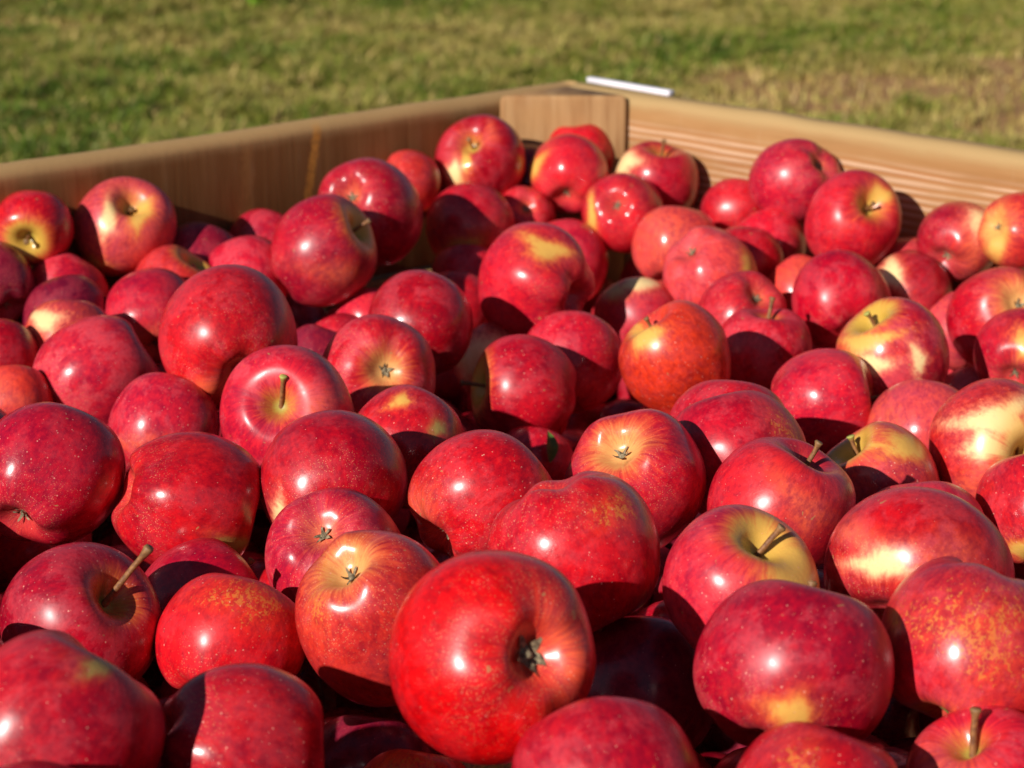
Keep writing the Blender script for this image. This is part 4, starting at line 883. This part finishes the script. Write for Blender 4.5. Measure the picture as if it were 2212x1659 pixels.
def paint(me, U, local, base, yc, kind, patches, seed, opt, r_):
    """U: unit vertex directions in world orientation; local: unit shape coords in apple frame"""
    n = len(U)
    b0 = np.array(BASES[base])
    b0 = b0*r_.uniform(.88, 1.12)
    if base not in 'dY': b0[1:] *= r_.uniform(.7, 1.4)
    bc = np.tile(b0, (n, 1)); ym = np.zeros(n); alt = np.tile(np.array(ALT['y']), (n, 1)); rus = np.zeros(n)+r_.choice([0, .12, .25], p=[.45, .35, .2])*(base != 'O')
    rho = np.hypot(local[:, 0], local[:, 1]); z = local[:, 2]
    # the skin is lighter round the hollows, and the blush is uneven round the fruit
    side = np.cos(np.arctan2(local[:, 1], local[:, 0])+r_.random()*6.28)
    tint = np.array(ALT['t'])
    k = np.clip(side*.5-.25, 0, 1)*r_.uniform(0, .28)
    bc = bc*(1-k[:, None])+tint*k[:, None]
    cav = np.exp(-(rho/.28)**2)*(z > 0)
    kal = np.exp(-(rho/.34)**2)*(z < 0)
    w = np.clip(.35*cav+.4*kal, 0, 1)[:, None]
    bc = bc*(1-w)+np.array((.68, .13, .09))*w
    if yc > 0:
        if kind == 'C': m = np.exp(-(rho/(yc+.16))**2)*(z < 0)*.80; ac = np.array((.74, .36, .13))
        else: m = np.exp(-(rho/(yc+.26))**3)*(z > .2); ac = np.array((.58, .34, .05))
        alt = alt*(1-m[:, None])+ac*m[:, None]
        ym = np.maximum(ym, m*(1.1 if yc > .2 else .6))
    # inner pit of the stem hollow turns olive
    m = np.exp(-(rho/.17)**2)*(z > .2)
    alt = alt*(1-m[:, None])+np.array((.34, .27, .05))*m[:, None]; ym = np.maximum(ym, m)
    rus = np.maximum(rus, .5*np.exp(-(rho/.3)**2)*(z > 0))
    px, py, pf = U@SKETCH_R, U@SKETCH_U, -(U@SKETCH_F)
    for (cx, cy, sx, sy, t) in patches:
        hx, hy = (px-cx)/sx, (py-cy)/sy
        an = np.arctan2(hy, hx); e_ = r_.random(3)*6.28
        q = (hx*hx+hy*hy)*(1+.28*np.sin(2*an+e_[0])+.30*np.sin(3*an+e_[1])+.22*np.sin(5*an+e_[2]))
        f = np.clip(pf+.45, 0, 1)**.3
        m = np.exp(-q**1.1*.69)*f
        if t == 't' or t == 'r':
            bc = bc*(1-.75*m[:, None])+np.array(ALT[t])*.75*m[:, None]
        elif t == 'u':
            bc = bc*(1-.2*m[:, None])+np.array(ALT['u'])*.2*m[:, None]; rus = np.maximum(rus, m*1.0)
        else:
            mk = (m/(m+ym*.999+1e-4))[:, None]
            alt = alt*(1-mk)+np.array(ALT[t])*mk; ym = np.maximum(ym, m*1.02)
            halo = np.exp(-(q/2.6)**1.2)[:, None]*.55*f[:, None]
            bc = bc*(1-halo)+np.array(ALT['t'])*halo
    attr(me, "base", np.c_[bc, ym]); attr(me, "alt", np.c_[alt, rus])
    par = np.zeros((n, 4))
    par[:, 0] = BLOOM[base]*r_.uniform(.55, 1.25); par[:, 1] = r_.uniform(.45, 1.0); par[:, 2] = 1.0 if opt.get('gloss') else r_.uniform(0, .9)
    par[:, 3] = (seed*0.37) % 7
    attr(me, "par", par)


def build_apple(idx, row):
    pos, r, kind, ax, base, yc, patches, st, opt, label = row
    seed = 1000+idx*17
    r_ = np.random.default_rng(seed)
    near = r*1.0/max(pos[1], .3)
    nu, nv = (88, 64) if near > .036 else (60, 44) if near > .028 else (44, 32)
    V, F, zt, zb = apple_shape(seed, nu, nv, opt)
    M = axis_matrix(ax, r_.random()*6.28)
    Mn = np.array(M)
    W = V@Mn.T
    U = W/np.linalg.norm(W, axis=1)[:, None]
    me = new_mesh("skin", V*r, F, SKIN)
    paint(me, W/np.maximum(1.0, 0*W[:, :1]+1.0), V, base, yc, kind, patches, idx, opt, r_)
    root = bpy.data.objects.new("apple", None)
    root.empty_display_size = 0.02
    col.objects.link(root)
    root.location = pos
    tag(root, label, "apple", "red apples heaped in the wooden bin")
    body = link("skin", me, root, (0, 0, 0), M.to_euler())
    axw = Mn[:, 2]
    facing_top = -(axw@SKETCH_F)
    if kind == 'S' and not opt.get('nostem'):
        b = axw*(zt-.03)*r
        d = np.array(st)*r
        pit = axw*(1.0-zt)*r*.15
        make_stem(b, d+pit, axw, r_, opt.get('tip'), root, r)
        for o in ():
            pass
    elif kind != 'S' and facing_top > -.25 or axw[2] > .6:
        make_stem(axw*(zt-.03)*r, (axw+np.array(r_.normal(size=3))*.15)*r*r_.uniform(.18, .28), axw, r_, None, root, r)
    if kind == 'C' or facing_top < .3:
        make_calyx(zb, r, Mn, r_, root, 1.8 if opt.get('pitk') == 1.2 else 1.1)
    return root


def build_fill():
    shapes = []
    for k in range(7):
        V, F, zt, zb = apple_shape(500+k, 32, 22, {})
        me = new_mesh("apple", V, F, SKIN)
        r_ = np.random.default_rng(700+k)
        paint(me, V, V, 'cRdcpRc'[k], 0, 'N', [], 50+k, {}, r_)
        # the shared mesh is made at 36 mm radius so that the skin texture keeps its real scale
        me.transform(Matrix.Scale(.036, 4))
        shapes.append(me)
    r_ = np.random.default_rng(77)
    for i, (x, y, z, r, lay) in enumerate(FILL):
        o = bpy.data.objects.new("apple", shapes[i % 7])
        col.objects.link(o)
        o.location = (x, y, z)
        o.scale = (r/.036,)*3
        o.rotation_euler = tuple(r_.uniform(-3.1, 3.1, 3))
        if lay == 0:
            tag(o, "red apple of the heap lying outside the picture's lower and side edges", "apple", "red apples of the heap beyond the picture's edges")
        else:
            tag(o, "dark red apple in the shade under the top layer of the heap", "apple", "shaded apples under the top layer")


def leaf_mesh(name, length, width, mat, curl=.25, fold=.2):
    V = []; F = []; n = 9
    for i in range(n):
        t = i/(n-1); w = width*math.sin(math.pi*min(t*1.02, 1))**.8*(1-.25*t)+.0004
        z = curl*length*math.sin(t*2.2)
        for j in (-1, -.5, 0, .5, 1):
            V.append((t*length, j*w/2, z+abs(j)*fold*w))
    for i in range(n-1):
        for j in range(4):
            a = i*5+j; F.append((a, a+1, a+6, a+5))
    return new_mesh(name, V, F, mat)


def build_leaves():
    lm = simple_material("green_leaf", (0.06, 0.13, 0.02, 1), (0.11, 0.20, 0.03, 1), 200, 0.5)
    o = link("leaf", leaf_mesh("leaf", 0.020, 0.010, lm), None, LEAF, (0.3, -1.0, 1.9))
    tag(o, "scrap of green leaf caught between two red apples", "leaf")
    wm = simple_material("weed_leaf", (0.16, 0.36, 0.02, 1), (0.24, 0.46, 0.03, 1), 30, 0.45)
    root = bpy.data.objects.new("weed", None); col.objects.link(root); root.location = (-1.17, 9.1, 0)
    tag(root, "bright green broad-leaved weed standing in the grass behind the bin", "weed")
    for k in range(7):
        link("leaf", leaf_mesh("leaf", 0.17, 0.075, wm, .35), root, (0.01*math.cos(k*.9), 0.01*math.sin(k*.9), 0.0), (0, -0.5-.12*(k % 3), k*.9))


build_ground()
build_bin()
build_strip()
for i, row in enumerate(APPLES):
    build_apple(i, row)
build_fill()
build_leaves()
build_grass()
